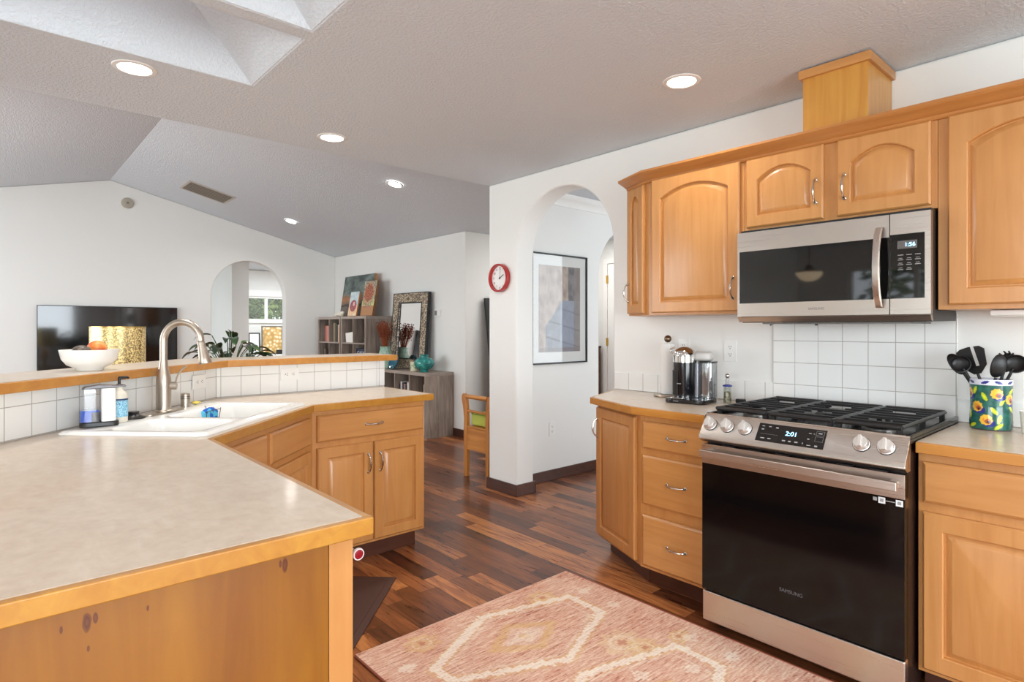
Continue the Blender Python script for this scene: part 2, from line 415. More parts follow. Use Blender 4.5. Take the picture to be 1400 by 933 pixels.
# walls behind the camera with windows; boxes around openings
def wall_with(name, axis, c0, c1, u0, u1, z1, opens, m=M_wall):
    b = bmn(); cur = u0
    def bb(a0, a1, q0, q1):
        if axis == 'x': bx(b, a0, a1, c0, c1, q0, q1)
        else: bx(b, c0, c1, a0, a1, q0, q1)
    for (a, d, s, t) in opens:
        if a > cur: bb(cur, a, 0, z1)
        if s > 0: bb(a, d, 0, s)
        bb(a, d, t, z1); cur = d
    bb(cur, u1, 0, z1)
    return struct(name, b, m)
def window(num, axis, c, u0, u1, z0, z1, cols=2, fr=.05, dep=.09, mid=None):
    b = bmn()
    def bb(bm, a0, a1, q0, q1, d=dep):
        if axis == 'x': bx(bm, a0, a1, c-d/2, c+d/2, q0, q1)
        else: bx(bm, c-d/2, c+d/2, a0, a1, q0, q1)
    e = .002
    u0 += e; u1 -= e; z0 += e; z1 -= e
    bb(b, u0, u1, z0, z0+fr); bb(b, u0, u1, z1-fr, z1); bb(b, u0, u0+fr, z0+fr, z1-fr); bb(b, u1-fr, u1, z0+fr, z1-fr)
    xs = [u0+fr+(u1-u0-2*fr)*k/cols for k in range(1, cols)]
    for x in xs: bb(b, x-fr/2, x+fr/2, z0+fr, z1-fr)
    wd = struct('window_%d' % num, b, M_trim)
    b = bmn(); bb(b, u0+fr, u1-fr, z0+fr, z1-fr, .006); obj('pane', b, M_glass, wd, world=True)
    return wd
wall_with('wall_south', 'x', -3.72, -3.6, KX-.12, 3.12, CE-.001, [(-3.0, -1.4, .85, 2.1), (-1.0, 1.5, .6, 2.1)])
window(1, 'x', -3.66, -3.0, -1.4, .85, 2.1); window(2, 'x', -3.66, -1.0, 1.5, .6, 2.1, 3)
wall_with('wall_east', 'y', 3.0, 3.12, -3.59, 2.99, CE-.001, [(-1.5, 1.9, .35, 2.2)])
window(3, 'y', 3.06, -1.5, 1.9, .35, 2.2, 3)
wall_with('wall_living_south', 'x', LY0-.12, LY0, TX, KX, vz(LY0)-.006, [(-8.0, -4.6, .5, 2.1)])
window(4, 'x', LY0-.06, -8.0, -4.6, .5, 2.1, 3)
wall_with('wall_return', 'y', KX-.12, KX, -3.59, LY0-.12, CE-.001, [])
# study beyond the gable arch
wall_with('wall_study', 'y', -12.12, -12.0, .6, 6.0, 2.41, [(3.50, 4.85, 1.42, 1.90)])
window(5, 'y', -12.05, 3.50, 4.85, 1.42, 1.90, 2, .035)
b = bmn(); bx(b, -12.0, -11.975, 3.44, 4.91, 1.90, 2.03); bx(b, -12.0, -11.98, 3.44, 3.50, 1.42, 1.90); bx(b, -12.0, -11.98, 4.85, 4.91, 1.42, 1.90); bx(b, -12.0, -11.96, 3.42, 4.93, 1.375, 1.42)
struct('trim_4', b, M_trim, bevel=.004)
b = bmn(); bx(b, -11.99, -10.3, 3.02, 3.285, 0, 2.41); struct('wall_study_block', b, M_wall)
wall_with('wall_study_south', 'x', .6, .72, -12, TX-.14, 2.41, [(-11.8, -10.2, .8, 2.1)]); window(6, 'x', .66, -11.8, -10.2, .8, 2.1)
b = bmn(); bx(b, -12.0, TX-.14, 5.9, 6.0, 0, 2.41); struct('wall_study_north', b, M_wall)
# baseboards
def baseboard(name, *boxes):
    b = bmn()
    for a in boxes: bx(b, *a, 0, .09)
    struct(name, b, M_toe, bevel=.004)
baseboard('baseboard_range', (-3.665, -3.305, WY-.014, WY-.001), (-3.664, -3.651, WY-.001, 8.0))
baseboard('baseboard_hall', (-3.489, -3.476, WY+.182, 4.165), (-3.319, -3.306, WY-.001, WY+.18), (-3.49, -3.306, WY+.181, WY+.194))
baseboard('baseboard_mirror', (-7.0, -5.5, LY1-.014, LY1-.001), (-5.499, -5.486, LY1+.0, 6.9))
baseboard('baseboard_gable', (TX+.001, TX+.014, LY0, 2.33), (TX+.001, TX+.014, 3.40, LY1-.015))
# crown moulding in the hall
b = bmn(); prism(b, [(-3.489, CE-.002), (-3.489, CE-.10), (-3.478, CE-.10), (-3.474, CE-.075), (-3.45, CE-.045), (-3.43, CE-.03), (-3.425, CE-.002)], WY+.182, 6.9, 'y')
struct('trim_5', b, M_trim, smooth=60)

# ---------------------------------------------------------------- cabinet parts
def door_bm(w, h, arch=0.0, rail=.052, t=.02, K=14):
    """raised-panel door, local: x 0..w, z 0..h, front toward -y"""
    bm = bmn()
    def ring(d, y, sag, round_d=0):
        x0, x1, z0, z1 = d, w-d, d, h-d
        pts = [(x0, z0), (x1, z0)]
        for i in range(K+1):
            s = 1-2*i/K      # +1 .. -1
            pts.append((w/2 + s*(w/2-d), z1 - sag*(s*s)))
        return [bm.verts.new((x, y, z)) for x, z in pts]
    R_ = [ring(0, 0, 0), ring(0, -t+.006, 0), ring(.006, -t, 0), ring(rail, -t, arch), ring(rail+.003, -t+.003, arch),
          ring(rail+.005, -.006, arch), ring(rail+.009, -.006, arch), ring(rail+.027, -t+.003, arch), ring(rail+.029, -t+.0025, arch)]
    fs = [bm.faces.new(R_[0])]
    for a, b in zip(R_, R_[1:]):
        n = len(a)
        for i in range(n): fs.append(bm.faces.new((a[i], a[(i+1)%n], b[(i+1)%n], b[i])))
    fs.append(bm.faces.new(R_[-1])); bmesh.ops.recalc_face_normals(bm, faces=fs)
    return bm
def slab_bm(w, h, t=.02):
    bm = bmn()
    def ring(d, y): return [bm.verts.new((x, y, z)) for x, z in ((d,d),(w-d,d),(w-d,h-d),(d,h-d))]
    R_ = [ring(0,0), ring(0,-t+.007), ring(.003,-t+.004), ring(.010,-t)]
    fs = [bm.faces.new(R_[0])]
    for a, b in zip(R_, R_[1:]):
        for i in range(4): fs.append(bm.faces.new((a[i], a[(i+1)%4], b[(i+1)%4], b[i])))
    fs.append(bm.faces.new(R_[-1])); bmesh.ops.recalc_face_normals(bm, faces=fs); return bm
def pull(parent, x, z, y=-.02, L=.098, vert=False):
    """bow pull with bulb ends"""
    bm = bmn(); n = 16; pts = []; rad = []
    for i in range(n+1):
        s = i/n*2-1; o = (1-s*s)**.6 if abs(s) < 1 else 0
        d = -(.006+.024*o); u = s*L/2*.97
        pts.append((x, y+d, z+u) if vert else (x+u, y+d, z))
        rad.append(.0034+.0024*math.exp(-(s*2.6)**2)+.0028*abs(s)**7)
    tube(bm, pts, rad, 10)
    for s in (-1, 1):
        c = Vector((x, y-.0003, z+s*L/2)) if vert else Vector((x+s*L/2, y-.0003, z))
        lathe(bm, [(0, .010), (.0045, .0092), (.0068, .006), (.0062, .003), (.0082, .0015), (.0085, 0), (0, 0)], (0,0,0), 14, M=Matrix.Translation(c) @ Matrix.Rotation(R(90), 4, 'X'))
    return obj('handle', bm, M_handle, parent, label='satin nickel bow handle')
def add_door(cab, x, z, w, h, arch=0, hx=None, hz=None, rail=.052, name='door', M=None):
    bm = door_bm(w, h, arch, rail); bmesh.ops.translate(bm, vec=(x, -.0006, z), verts=bm.verts[:])
    d = obj(name, bm, M_maple, cab, smooth=25)
    if hx is not None: pull(d, x+hx, z+hz, -.0208, vert=True)
    return d
def add_drawer(cab, x, z, w, h, handle=True, name='drawer'):
    bm = slab_bm(w, h); bmesh.ops.translate(bm, vec=(x, -.0006, z), verts=bm.verts[:])
    d = obj(name, bm, M_mapleX, cab, smooth=25)
    if handle: pull(d, x+w/2, z+h/2, -.0208)
    return d
BT, TK = .851, .10      # base cabinet top, toe kick height
def carcass(cab, poly, z0, z1, name='body', m=None): 
    bm = bmn(); prism(bm, poly, z0, z1, 'z'); return obj(name, bm, m or M_maple, cab, world=True, bevel=.0015)

CT = .889               # counter top height
# --- far peninsula cabinet (faces +x)
c = thing('base_cabinet', 'two-door maple base cabinet with one wide drawer at the far end of the sink counter', 'cabinet', (-2.94, 1.247, 0), R(90))
carcass(c, [(-2.94, 1.247), (-2.94, 1.925), (-3.50, 1.925), (-3.50, 1.247)], TK, BT)
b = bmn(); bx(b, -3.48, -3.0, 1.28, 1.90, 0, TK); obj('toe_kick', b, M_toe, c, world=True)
add_drawer(c, .023, .687, .641, .137)
add_door(c, .023, .117, .316, .538, 0, .285, .425)
add_door(c, .348, .117, .316, .538, 0, .031, .425)
# --- diagonal sink cabinet, face on x+y=-1.692
DA = R(135)
s0 = Vector((-2.212, .520)); # left end of the face
dl = (1.247-.520)/math.cos(R(45))
c = thing('base_cabinet', 'angled maple sink base cabinet with false drawer fronts under the white sink', 'cabinet', (s0.x, s0.y, 0), DA)
b = bmn(); bx(b, 0, dl, 0, .018, TK, BT); bx(b, .0, .018, .018, .5, TK, BT); bx(b, dl-.018, dl, .018, .30, TK, BT); bx(b, .018, dl-.018, .018, .5, TK, TK+.018); obj('body', b, M_maple, c, bevel=.001)
b = bmn(); bx(b, .03, dl-.03, .07, .09, 0, TK); obj('toe_kick', b, M_toe, c)
hw = (dl-.16)/2
add_drawer(c, .02+.055, .687, hw, .137, False, 'false_drawer'); add_drawer(c, .02+.055+hw+.03, .687, hw, .137, False, 'false_drawer')
add_door(c, .075, .117, hw, .538, 0, hw-.03, .425); add_door(c, .075+hw+.03, .117, hw, .538, 0, .03, .425)
# --- near peninsula cabinet (faces +y, end panel toward the camera)
c = thing('base_cabinet', 'honey coloured base cabinet with a knotty plywood end panel under the nearest counter corner', 'cabinet', (-1.13, .555, 0), R(180))
b = bmn(); bx(b, -2.205, -1.136, -.05, .547, TK, BT); obj('body', b, M_maple, c, world=True)
b = bmn(); bx(b, -2.20, -1.15, -.02, .48, 0, TK-.001); obj('toe_kick', b, M_toe, c, world=True)
def knots():
    m = M_panel; n = NT(m)
    tc = n.n('ShaderNodeTexCoord'); sp = n.n('ShaderNodeSeparateXYZ'); n.l(tc.outputs['Object'], sp.inputs[0])
    Y, Z = sp.outputs[1], sp.outputs[2]
    base = n.b.inputs['Base Color'].links[0].from_socket; cur = base
    for (y, z, r) in ((.118, .817, .0065), (.129, .820, .0035), (.426, .823, .006), (.417, .828, .003), (.086, .815, .0025), (.20, .813, .002), (.12, .775, .002)):
        yy = -(y - .555)
        dy = n.math('MULTIPLY', n.math('SUBTRACT', Y, yy), 1/r); dz = n.math('MULTIPLY', n.math('SUBTRACT', Z, z), .38/r)
        d = n.math('SQRT', n.math('ADD', n.math('POWER', dy, 2), n.math('POWER', dz, 2)))
        nz = n.noise(n.coord((90,90,40)), 1, 2); d = n.math('ADD', d, n.math('MULTIPLY', n.math('SUBTRACT', nz, .5), .9))
        f = n.ramp(d, [(.25, (.75,)*3), (.55, (1,)*3), (.9, (.55,)*3), (1.0, (0,)*3)])
        cur = n.mix(f, cur, srgb(84, 34, 14))
    n.color(cur)
knots()
b = bmn(); bx(b, -1.135, -1.128, -.05, .512, 0, BT); obj('end_panel', b, M_panel, c, world=True, label='honey plywood end panel with dark knots')
b = bmn(); bx(b, -1.150, -1.128, .514, .565, 0, BT); obj('corner_stile', b, M_maple, c, world=True)
add_drawer(c, .06, .687, .48, .137, False); add_door(c, .06, .117, .48, .538, 0)
# towel rail with a red end cap, fixed to the drawer front of this cabinet
t = obj('towel_rail', cyl(bmn(), (-1.60, .615, .776), (-1.205, .615, .776), .005), M_chrome, c, world=True, label='chrome rail with a round red end cap')
for x in (-1.55, -1.30): obj('bracket', cyl(bmn(), (x, .578, .776), (x, .6095, .776), .005), M_chrome, t, world=True)
MX = Matrix.Translation((-1.205, .615, .776)) @ Matrix.Rotation(R(90), 4, 'Y')
obj('end_cap', lathe(bmn(), [(0,0), (.013,0), (.0135,.004), (.0125,.007), (.0105,.007), (.0105,.006)], M=MX), mat('clear_white_rim', srgb(225,215,215), .1), t, world=True)
b = lathe(bmn(), [(.0105,.0055), (.004,.0068), (0,.0068)], M=MX); o_ = obj('cap_face', b, mat('red_enamel', srgb(140, 14, 30), .2), t, world=True)

# --- peninsula countertop: laminate slab + wood edging
def offset_edge(bm, pts, w, z0, z1):
    """strip of width w outside-in along an open polyline (xy), mitred; inner side to the left"""
    P = [Vector(p) for p in pts]; inn = []
    for i, p in enumerate(P):
        ds = []
        if i > 0: ds.append((P[i]-P[i-1]).normalized())
        if i < len(P)-1: ds.append((P[i+1]-P[i]).normalized())
        ns = [Vector((-d.y, d.x)) for d in ds]
        nn = sum(ns, Vector((0,0))).normalized(); k = w/nn.dot(ns[0]); inn.append(p+nn*k)
    for i in range(len(P)-1):
        prism(bm, [P[i], P[i+1], inn[i+1], inn[i]], z0, z1, 'z')
    return inn
ct = thing('countertop', 'beige laminate worktop with honey wood edging wrapping the nearest corner and sink peninsula', 'countertop', (-1.095, .596, CT-.038))
outer = [(-1.095, -.06), (-1.095, .596), (-2.245, .596), (-2.883, 1.234), (-2.912, 1.976), (-3.52, 1.976)]
b = bmn(); inn = offset_edge(b, outer, .018, CT-.037, CT-.0008)
obj('wood_edge', b, M_edge, ct, world=True, bevel=.003)
# slab poly: inner line + back line; hole for the sink is cut by boolean-free split: build as ring pieces
top = [tuple(p) for p in inn]
back = [(-3.524, 1.976), (-3.524, .945), (-2.527, -.06)]
O = Vector((-2.805, .695))                       # sink centre
E1 = Vector((-math.sqrt(.5), math.sqrt(.5))); E2 = Vector((-math.sqrt(.5), -math.sqrt(.5)))
def sk(u, v): p = O+E1*u+E2*v; return (p.x, p.y)
def slab_with_hole():
    return plate(top[:-1] + [(-3.524, top[-1][1])] + back[1:] + [(top[0][0], -.06)], [[sk(*a) for a in ((-.41,-.255), (.41,-.255), (.41,.255), (-.41,.255))]], CT-.036, CT)
obj('laminate_top', slab_with_hole(), M_lam, ct, world=True)

# --- low tiled wall behind the sink and its raised bar top
b = bmn()
wallpts = [(-3.65, 1.998), (-3.535, 1.998), (-3.535, .946), (-2.533, -.066), (-2.45, -.066), (-2.45, -.20), (-2.575, -.20), (-3.65, .90)]
prism(b, wallpts, 0, 1.061, 'z'); struct('wall_bar', b, M_wall)
b = bmn(); bx(b, -3.535, -3.527, .955, 1.955, CT+.001, 1.061)
struct('trim_6', b, tile_mat('bar_tile_straight', 'y', .976, 1.006, .107, .1135), origin=(0,0,0))
b = bmn(); bx(b, -3.5345, -3.5275, 1.957, 1.998, CT+.001, 1.061); struct('trim_7', b, tile_mat('bar_tile_end', 'y', 1.957, 1.006, .3, .1135), origin=(0,0,0), bevel=.003)
b = bmn(); L_ = math.hypot(-3.5345+2.531, .953+.056)
prism(b, [(-.03, 0), (L_+.003, 0), (L_+.003, .0075), (-.03, .0075)], CT+.001, 1.061, 'z')
m_ = tile_mat('bar_tile_diagonal', 'x', .036, 1.006-.0, .107, .1135)
tl = struct('trim_8', b, m_, origin=(0,0,0)); tl.location = (-2.5265, -.0535, 0); tl.rotation_euler = (0,0,R(135)); WM[tl.name] = Matrix.Translation(tl.location) @ Matrix.Rotation(R(135),4,'Z')
bar = thing('bar_counter', 'raised wood-edged laminate bar top running above the white tiles behind the sink', 'countertop', (-3.43, 1.998, 1.063))
fr = [(-2.305, -.140), (-3.43, .985), (-3.43, 2.040), (-3.80, 2.040), (-3.80, .832), (-2.567, -.401)]
b = bmn(); cand = offset_edge(b, fr, .018, 1.063, 1.0992)
obj('wood_edge', b, M_edge2, bar, world=True, bevel=.003)
b = bmn(); prism(b, [tuple(p) for p in cand], 1.0634, 1.1, 'z'); obj('laminate_top', b, M_lam, bar, world=True)

# --- range wall: left cabinets
A1 = math.atan2(2.42-2.605, -1.76+2.19)
c = thing('base_cabinet', 'narrow angled base cabinet with one door at the left end of the range run', 'cabinet', (-2.19, 2.605, 0), A1)
wA = math.hypot(.43, .185)
carcass(c, [(-2.19, 2.605), (-1.762, 2.421), (-1.762, 2.985), (-2.31, 2.985)], TK, BT)
b = bmn(); prism(b, [(-2.16, 2.68), (-1.762, 2.49), (-1.762, 2.96), (-2.2, 2.96)], 0, TK, 'z'); obj('toe_kick', b, M_toe, c, world=True)
add_door(c, .012, .117, wA-.045, .715, 0, .022, .60)
c = thing('base_cabinet', 'three-drawer maple base cabinet directly left of the range', 'cabinet', (-1.760, 2.415, 0))
carcass(c, [(-1.760, 2.415), (-1.346, 2.415), (-1.346, 2.985), (-1.760, 2.985)], TK, BT)
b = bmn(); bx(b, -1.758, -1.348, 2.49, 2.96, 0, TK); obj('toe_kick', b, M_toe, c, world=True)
for z0, z1 in ((.690, .822), (.417, .657), (.118, .365)): add_drawer(c, .022, z0, .385, z1-z0)
ct = thing('countertop', 'short laminate worktop left of the range with an angled end, holding the coffee machine', 'countertop', (-1.345, 2.37, CT-.037))
o4 = [(-2.375, 2.99), (-2.189, 2.533), (-1.784, 2.372), (-1.3455, 2.372)]
b = bmn(); i4 = offset_edge(b, o4, .018, CT-.037, CT-.0008); obj('wood_edge', b, M_edge2, ct, world=True, bevel=.003)
b = bmn(); prism(b, [tuple(p) for p in i4]+[(-1.3455, 2.99)], CT-.036, CT, 'z'); obj('laminate_top', b, M_lam, ct, world=True)
# right cabinet
c = thing('base_cabinet', 'wide maple base cabinet with drawer and raised panel door right of the range', 'cabinet', (-.592, 2.40, 0))
carcass(c, [(-.592, 2.40), (.30, 2.40), (.30, 2.985), (-.592, 2.985)], TK, BT)
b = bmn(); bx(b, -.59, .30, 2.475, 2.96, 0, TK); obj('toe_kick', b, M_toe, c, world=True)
add_drawer(c, .016, .683, .46, .138, False); add_door(c, .016, .117, .46, .534, 0, None, None, .056)
add_drawer(c, .49, .683, .38, .138, True); add_door(c, .49, .117, .38, .534, 0)
ct = thing('countertop', 'laminate worktop right of the range with the painted utensil jar on it', 'countertop', (-.59, 2.37, CT-.037))
b = bmn(); bx(b, -.5905, .30, 2.357, 2.375, CT-.037, CT-.0008); obj('wood_edge', b, M_edge2, ct, world=True, bevel=.003)
b = bmn(); bx(b, -.5905, .30, 2.375, 2.99, CT-.036, CT); obj('laminate_top', b, M_lam, ct, world=True)
# tile on the range wall
TILE_R = tile_mat('range_tile', 'x', -1.365, .996, .1085, .108)
b = bmn(); bx(b, -1.365, -.602, 2.9915, 2.9995, CT+.001, 1.338); struct('trim_9', b, TILE_R, origin=(0,0,0), bevel=.002)
b = bmn(); bx(b, -2.378, -1.366, 2.9915, 2.9995, CT+.001, .997); bx(b, -.601, .3, 2.9915, 2.9995, CT+.001, .985); struct('trim_10', b, tile_mat('range_tile_low', 'x', -2.378, .889, .108, .5), origin=(0,0,0), bevel=.002)

# --- wall cabinets
UB, UT = 1.345, 2.10
A2 = math.atan2(2.69-2.777, -1.905+2.103)
c = thing('wall_cabinet', 'very narrow angled wall cabinet at the left end of the upper row', 'cabinet', (-2.103, 2.777, UB), A2)
carcass(c, [(-2.103, 2.777), (-1.906, 2.691), (-1.906, 2.992), (-2.16, 2.992)], UB, UT)
add_door(c, .008, .012, .175, .705, .035, .022, .12, .046)
c = thing('wall_cabinet', 'tall arched-door wall cabinet left of the microwave', 'cabinet', (-1.905, 2.69, UB))
carcass(c, [(-1.905, 2.69), (-1.3635, 2.69), (-1.3635, 2.992), (-1.905, 2.992)], UB, UT)
add_door(c, .028, .012, .495, .713, .052, .495-.028, .11, .054)
c = thing('wall_cabinet', 'short wall cabinet with two arched doors directly above the microwave', 'cabinet', (-1.3625, 2.69, 1.73))
carcass(c, [(-1.3625, 2.69), (-.601, 2.69), (-.601, 2.992), (-1.3625, 2.992)], 1.73, UT)
add_door(c, .015, .015, .343, .318, .05, .343-.03, .12, .05); add_door(c, .4125, .015, .33, .318, .05, .03, .12, .05)
c = thing('wall_cabinet', 'tall arched-door wall cabinet right of the microwave', 'cabinet', (-.600, 2.69, UB))
carcass(c, [(-.600, 2.69), (.0, 2.69), (.0, 2.992), (-.600, 2.992)], UB, UT)
add_door(c, .033, .017, .46, .703, .052, None, None, .058)
# crown moulding (mitred sweep)
def crown(path, prof):
    bm = bmn(); P = [Vector(p) for p in path]; rings = []
    for i, p in enumerate(P):
        ds = []
        if i > 0: ds.append((P[i]-P[i-1]).normalized())
        if i < len(P)-1: ds.append((P[i+1]-P[i]).normalized())
        ns = [Vector((d.y, -d.x)) for d in ds]; nn = sum(ns, Vector((0,0))).normalized(); k = 1/nn.dot(ns[0])
        rings.append([bm.verts.new((p.x+nn.x*k*a, p.y+nn.y*k*a, z)) for a, z in prof])
    fs = [bm.faces.new(rings[0]), bm.faces.new(rings[-1])]
    for a, b_ in zip(rings, rings[1:]):
        for i in range(len(a)): fs.append(bm.faces.new((a[i], a[(i+1)%len(a)], b_[(i+1)%len(a)], b_[i])))
    bmesh.ops.recalc_face_normals(bm, faces=fs); return bm
cp = [(.001, 2.062), (.008, 2.064), (.012, 2.070), (.012, 2.078), (.020, 2.082), (.030, 2.092), (.044, 2.103), (.052, 2.108), (.056, 2.114), (.056, 2.124), (.001, 2.124)]
struct('trim_12', crown([(-2.163, 2.99), (-2.103, 2.775), (-1.905, 2.689), (.0, 2.689)], cp), wood('crown_wood', srgb(196, 132, 70), srgb(172, 110, 54), 'x'), smooth=30)
# duct cover above the microwave cabinet
c = thing('duct_cover', 'boxed wooden vent chase rising from the wall cabinets to the ceiling', 'vent cover', (-.965, 2.69, 2.101))
b = bmn(); bx(b, -1.095, -.838, 2.69, 2.995, 2.101, 2.37); obj('box', b, wood('birch_duct', srgb(214,158,74), srgb(186,124,48), 'z'), c, world=True, bevel=.001)
b = bmn(); bx(b, -1.110, -.823, 2.675, 2.995, 2.368, 2.406); obj('cap', b, M_mapleX, c, world=True, bevel=.003)
# under-cabinet light
c = thing('cabinet_light', 'slim white light fitting fixed under the right wall cabinet', 'light', (-.2, 2.85, 1.32))
b = bmn(); bx(b, -.465, .0, 2.80, 2.90, 1.322, 1.343); obj('housing', b, M_white, c, world=True, bevel=.004)
b = bmn(); bx(b, -.44, -.02, 2.815, 2.885, 1.3195, 1.3215); obj('lens', b, mat('frosted_lens', srgb(235,235,225), .4), c, world=True)

# ---------------------------------------------------------------- microwave
c = thing('microwave', 'stainless over-the-range microwave with curved handle and glass door', 'microwave', (-.98, 2.60, 1.30))
MX0, MX1, MY = -1.352, -.602, 2.60
b = bmn(); prism(b, [(2.625, 1.725), (2.992, 1.725), (2.992, 1.305), (2.64, 1.300), (2.625, 1.315)], MX0+.004, MX1-.004, 'x'); obj('case', b, M_black, c, world=True, bevel=.002)
b = bmn(); bx(b, MX0+.09, MX1-.08, 2.66, 2.95, 1.294, 1.2995); g_ = obj('grease_filter', b, brushed('filter_mesh', srgb(120,118,115), .4), c, world=True)
sx_ = -.735
def frame_face(x0, x1, z0, z1, ix0, ix1, iz0, iz1, y0, y1, r=.008):
    bm = bmn()
    bx(bm, x0, ix0, y0, y1, z0, z1); bx(bm, ix1, x1, y0, y1, z0, z1); bx(bm, ix0, ix1, y0, y1, iz1, z1); bx(bm, ix0, ix1, y0, y1, z0, iz0)
    bmesh.ops.remove_doubles(bm, verts=bm.verts[:], dist=1e-5); return bm
b = frame_face(MX0, sx_-.0015, 1.328, 1.712, -1.342, sx_-.0016, 1.388, 1.625, MY, 2.624)
d = obj('door', b, M_steel, c, world=True)
b = bmn(); bx(b, -1.342, sx_-.0018, MY+.001, 2.62, 1.388, 1.625); obj('window', b, M_mwgl, d, world=True)
b = frame_face(sx_+.0015, MX1, 1.328, 1.712, sx_+.0016, -.621, 1.388, 1.633, MY, 2.624); p = obj('control_panel', b, M_steel, c, world=True)
b = bmn(); bx(b, sx_+.0018, -.621, MY+.001, 2.62, 1.388, 1.633); obj('panel_glass', b, M_mwgl, p, world=True)
b = bmn(); prism(b, [(MY, 1.326), (2.624, 1.326), (2.635, 1.303), (2.615, 1.303)], MX0, MX1, 'x'); obj('lower_lip', b, M_steel, c, world=True, bevel=.001)
hp = [(-.768, MY-.012-.040*(1-s*s)**.8, 1.510+.152*s) for s in [i/14*2-1 for i in range(15)]]
hp = [(-.768, MY-.0005, 1.510-.156)] + hp + [(-.768, MY-.0005, 1.510+.156)]
b = bmn()
rw = .0135; prev = None; fs = []; rings = []
for (x, y, z) in hp: rings.append([b.verts.new(q) for q in ((x-rw, y, z), (x-rw*.7, y-.008, z), (x+rw*.7, y-.008, z), (x+rw, y, z))])
for r0, r1 in zip(rings, rings[1:]):
    for i in range(4): fs.append(b.faces.new((r0[i], r0[(i+1)%4], r1[(i+1)%4], r1[i])))
fs += [b.faces.new(rings[0]), b.faces.new(rings[-1])]; bmesh.ops.recalc_face_normals(b, faces=fs)
obj('handle', b, M_steelV, d, world=True, smooth=30)
b = bmn(); bx(b, -.709, -.645, MY-.0002, MY+.0008, 1.577, 1.607); dp = obj('display', b, mat('grey_lcd', srgb(96, 92, 90), .3), c, world=True)
FX = Matrix.Rotation(R(90), 4, 'X')
def face_txt(name, s, x, y, z, size, m, parent, sx=1, al='CENTER'): return txt(name, s, size, Matrix.Translation((x, y-.0006, z)) @ FX, m, parent, .0003, sx=sx, align=al)
face_txt('digits', '1:56', -.668, MY-.0002, 1.591, .021, M_display, dp)
b = bmn()
for r_ in range(4):
    for k_ in range(3):
        if r_ == 3 and k_ == 2: continue
        bx(b, -.708+.028*k_, -.690+.028*k_, MY, MY+.0008, 1.552-.0185*r_, 1.5545-.0185*r_)
        if r_ > 0: bx(b, -.705+.028*k_, -.693+.028*k_, MY, MY+.0008, 1.5585-.0185*r_, 1.5605-.0185*r_)
obj('button_print', b, M_icon, p, world=True)
face_txt('brand_lettering', 'SAMSUNG', -1.005, MY, 1.357, .014, mat('etched_grey', srgb(120,110,104), .5), d)
for x in (-1.25, -1.05): obj('screw', tube(bmn(), [(x, 2.72, 1.2935), (x, 2.72, 1.287)], .006), M_cast, c, world=True)

# ---------------------------------------------------------------- range
RX0, RX1 = -1.340, -.598
c = thing('gas_range', 'stainless slide-in gas range with black oven door and five silver knobs', 'range', ((RX0+RX1)/2, 2.28, 0))
b = bmn(); bx(b, RX0+.004, RX1-.004, 2.312, 2.975, .03, .884); obj('body', b, mat('dark_brown_range_side', srgb(40, 24, 18), .35), c, world=True)
for x in (RX0+.05, RX1-.05):
    for y in (2.36, 2.90): obj('foot', cyl(bmn(), (x, y, 0), (x, y, .0295), .018), M_black, c, world=True)
b = bmn(); prism(b, [(2.312, .912), (2.317, .914), (2.251, .824), (2.250, .812), (2.278, .796), (2.311, .796)], RX0-.003, RX1+.006, 'x')
cpn = obj('control_panel', b, M_steel, c, world=True, bevel=.003)
b = bmn(); bx(b, RX0-.002, RX1+.004, 2.3125, 2.975, .8845, .900); bx(b, RX0-.002, RX0+.010, 2.3125, 2.975, .9005, .914); bx(b, RX1-.009, RX1+.004, 2.3125, 2.975, .9005, .914); ck = obj('cooktop', b, M_enamel, c, world=True, bevel=.002)
sl = math.atan2(.066, .090)       # slant of the panel from vertical
NV = Vector((0, -math.cos(sl), math.sin(sl)))     # outward normal
def on_panel(x, s): # s: 0 at bottom ... 1 top
    return Vector((x, 2.251+.066*s, .824+.090*s)) 
PM = lambda x, s, o=0: Matrix.Translation(on_panel(x, s)+NV*o) @ Matrix.Rotation(R(90)-sl, 4, 'X')
b = bmn(); bx(b, -.1265, .1265, -.040, .038, 0, .0016, M=PM(-.976, .48, .0002)); tp = obj('touch_panel', b, M_blackgl, cpn, world=True)
txt('digits', '2:01', .026, PM(-.972, .52, .0022), M_display, cpn, .0002)
b = bmn(); q = PM(-.976, .48, .0019)
for (x, y, w_, h_) in ((-.108,.026,.010,.003), (-.082,.026,.010,.003), (-.054,.024,.010,.005), (-.108,.012,.010,.005), (-.100,-.026,.016,.004), (-.074,-.026,.012,.004), (-.018,-.026,.012,.005), (.004,-.026,.010,.005), (.028,-.026,.012,.005), (.052,-.026,.003,.005), (.074,-.031,.014,.003), (.100,-.031,.010,.006), (.070,.018,.010,.003), (.084,.018,.005,.002), (.068,-.006,.008,.004), (.105,.022,.014,.004)):
    bx(b, x-w_/2, x+w_/2, y-h_/2, y+h_/2, 0, .0003, M=q)
bx(b, -.112, -.045, -.008, -.0075, 0, .0003, M=q)
for (x0, x1, y0, y1) in ((.091,.119,.013,.031), (.091,.119,-.012,.008)):
    for e in ((x0,x1,y0,y0+.0006), (x0,x1,y1-.0006,y1), (x0,x0+.0006,y0,y1), (x1-.0006,x1,y0,y1)): bx(b, *e, 0, .0003, M=q)
obj('printed_symbols', b, M_icon, cpn, world=True)
M_knob = mat('satin_silver_knob', srgb(224, 222, 219), .42, .85)
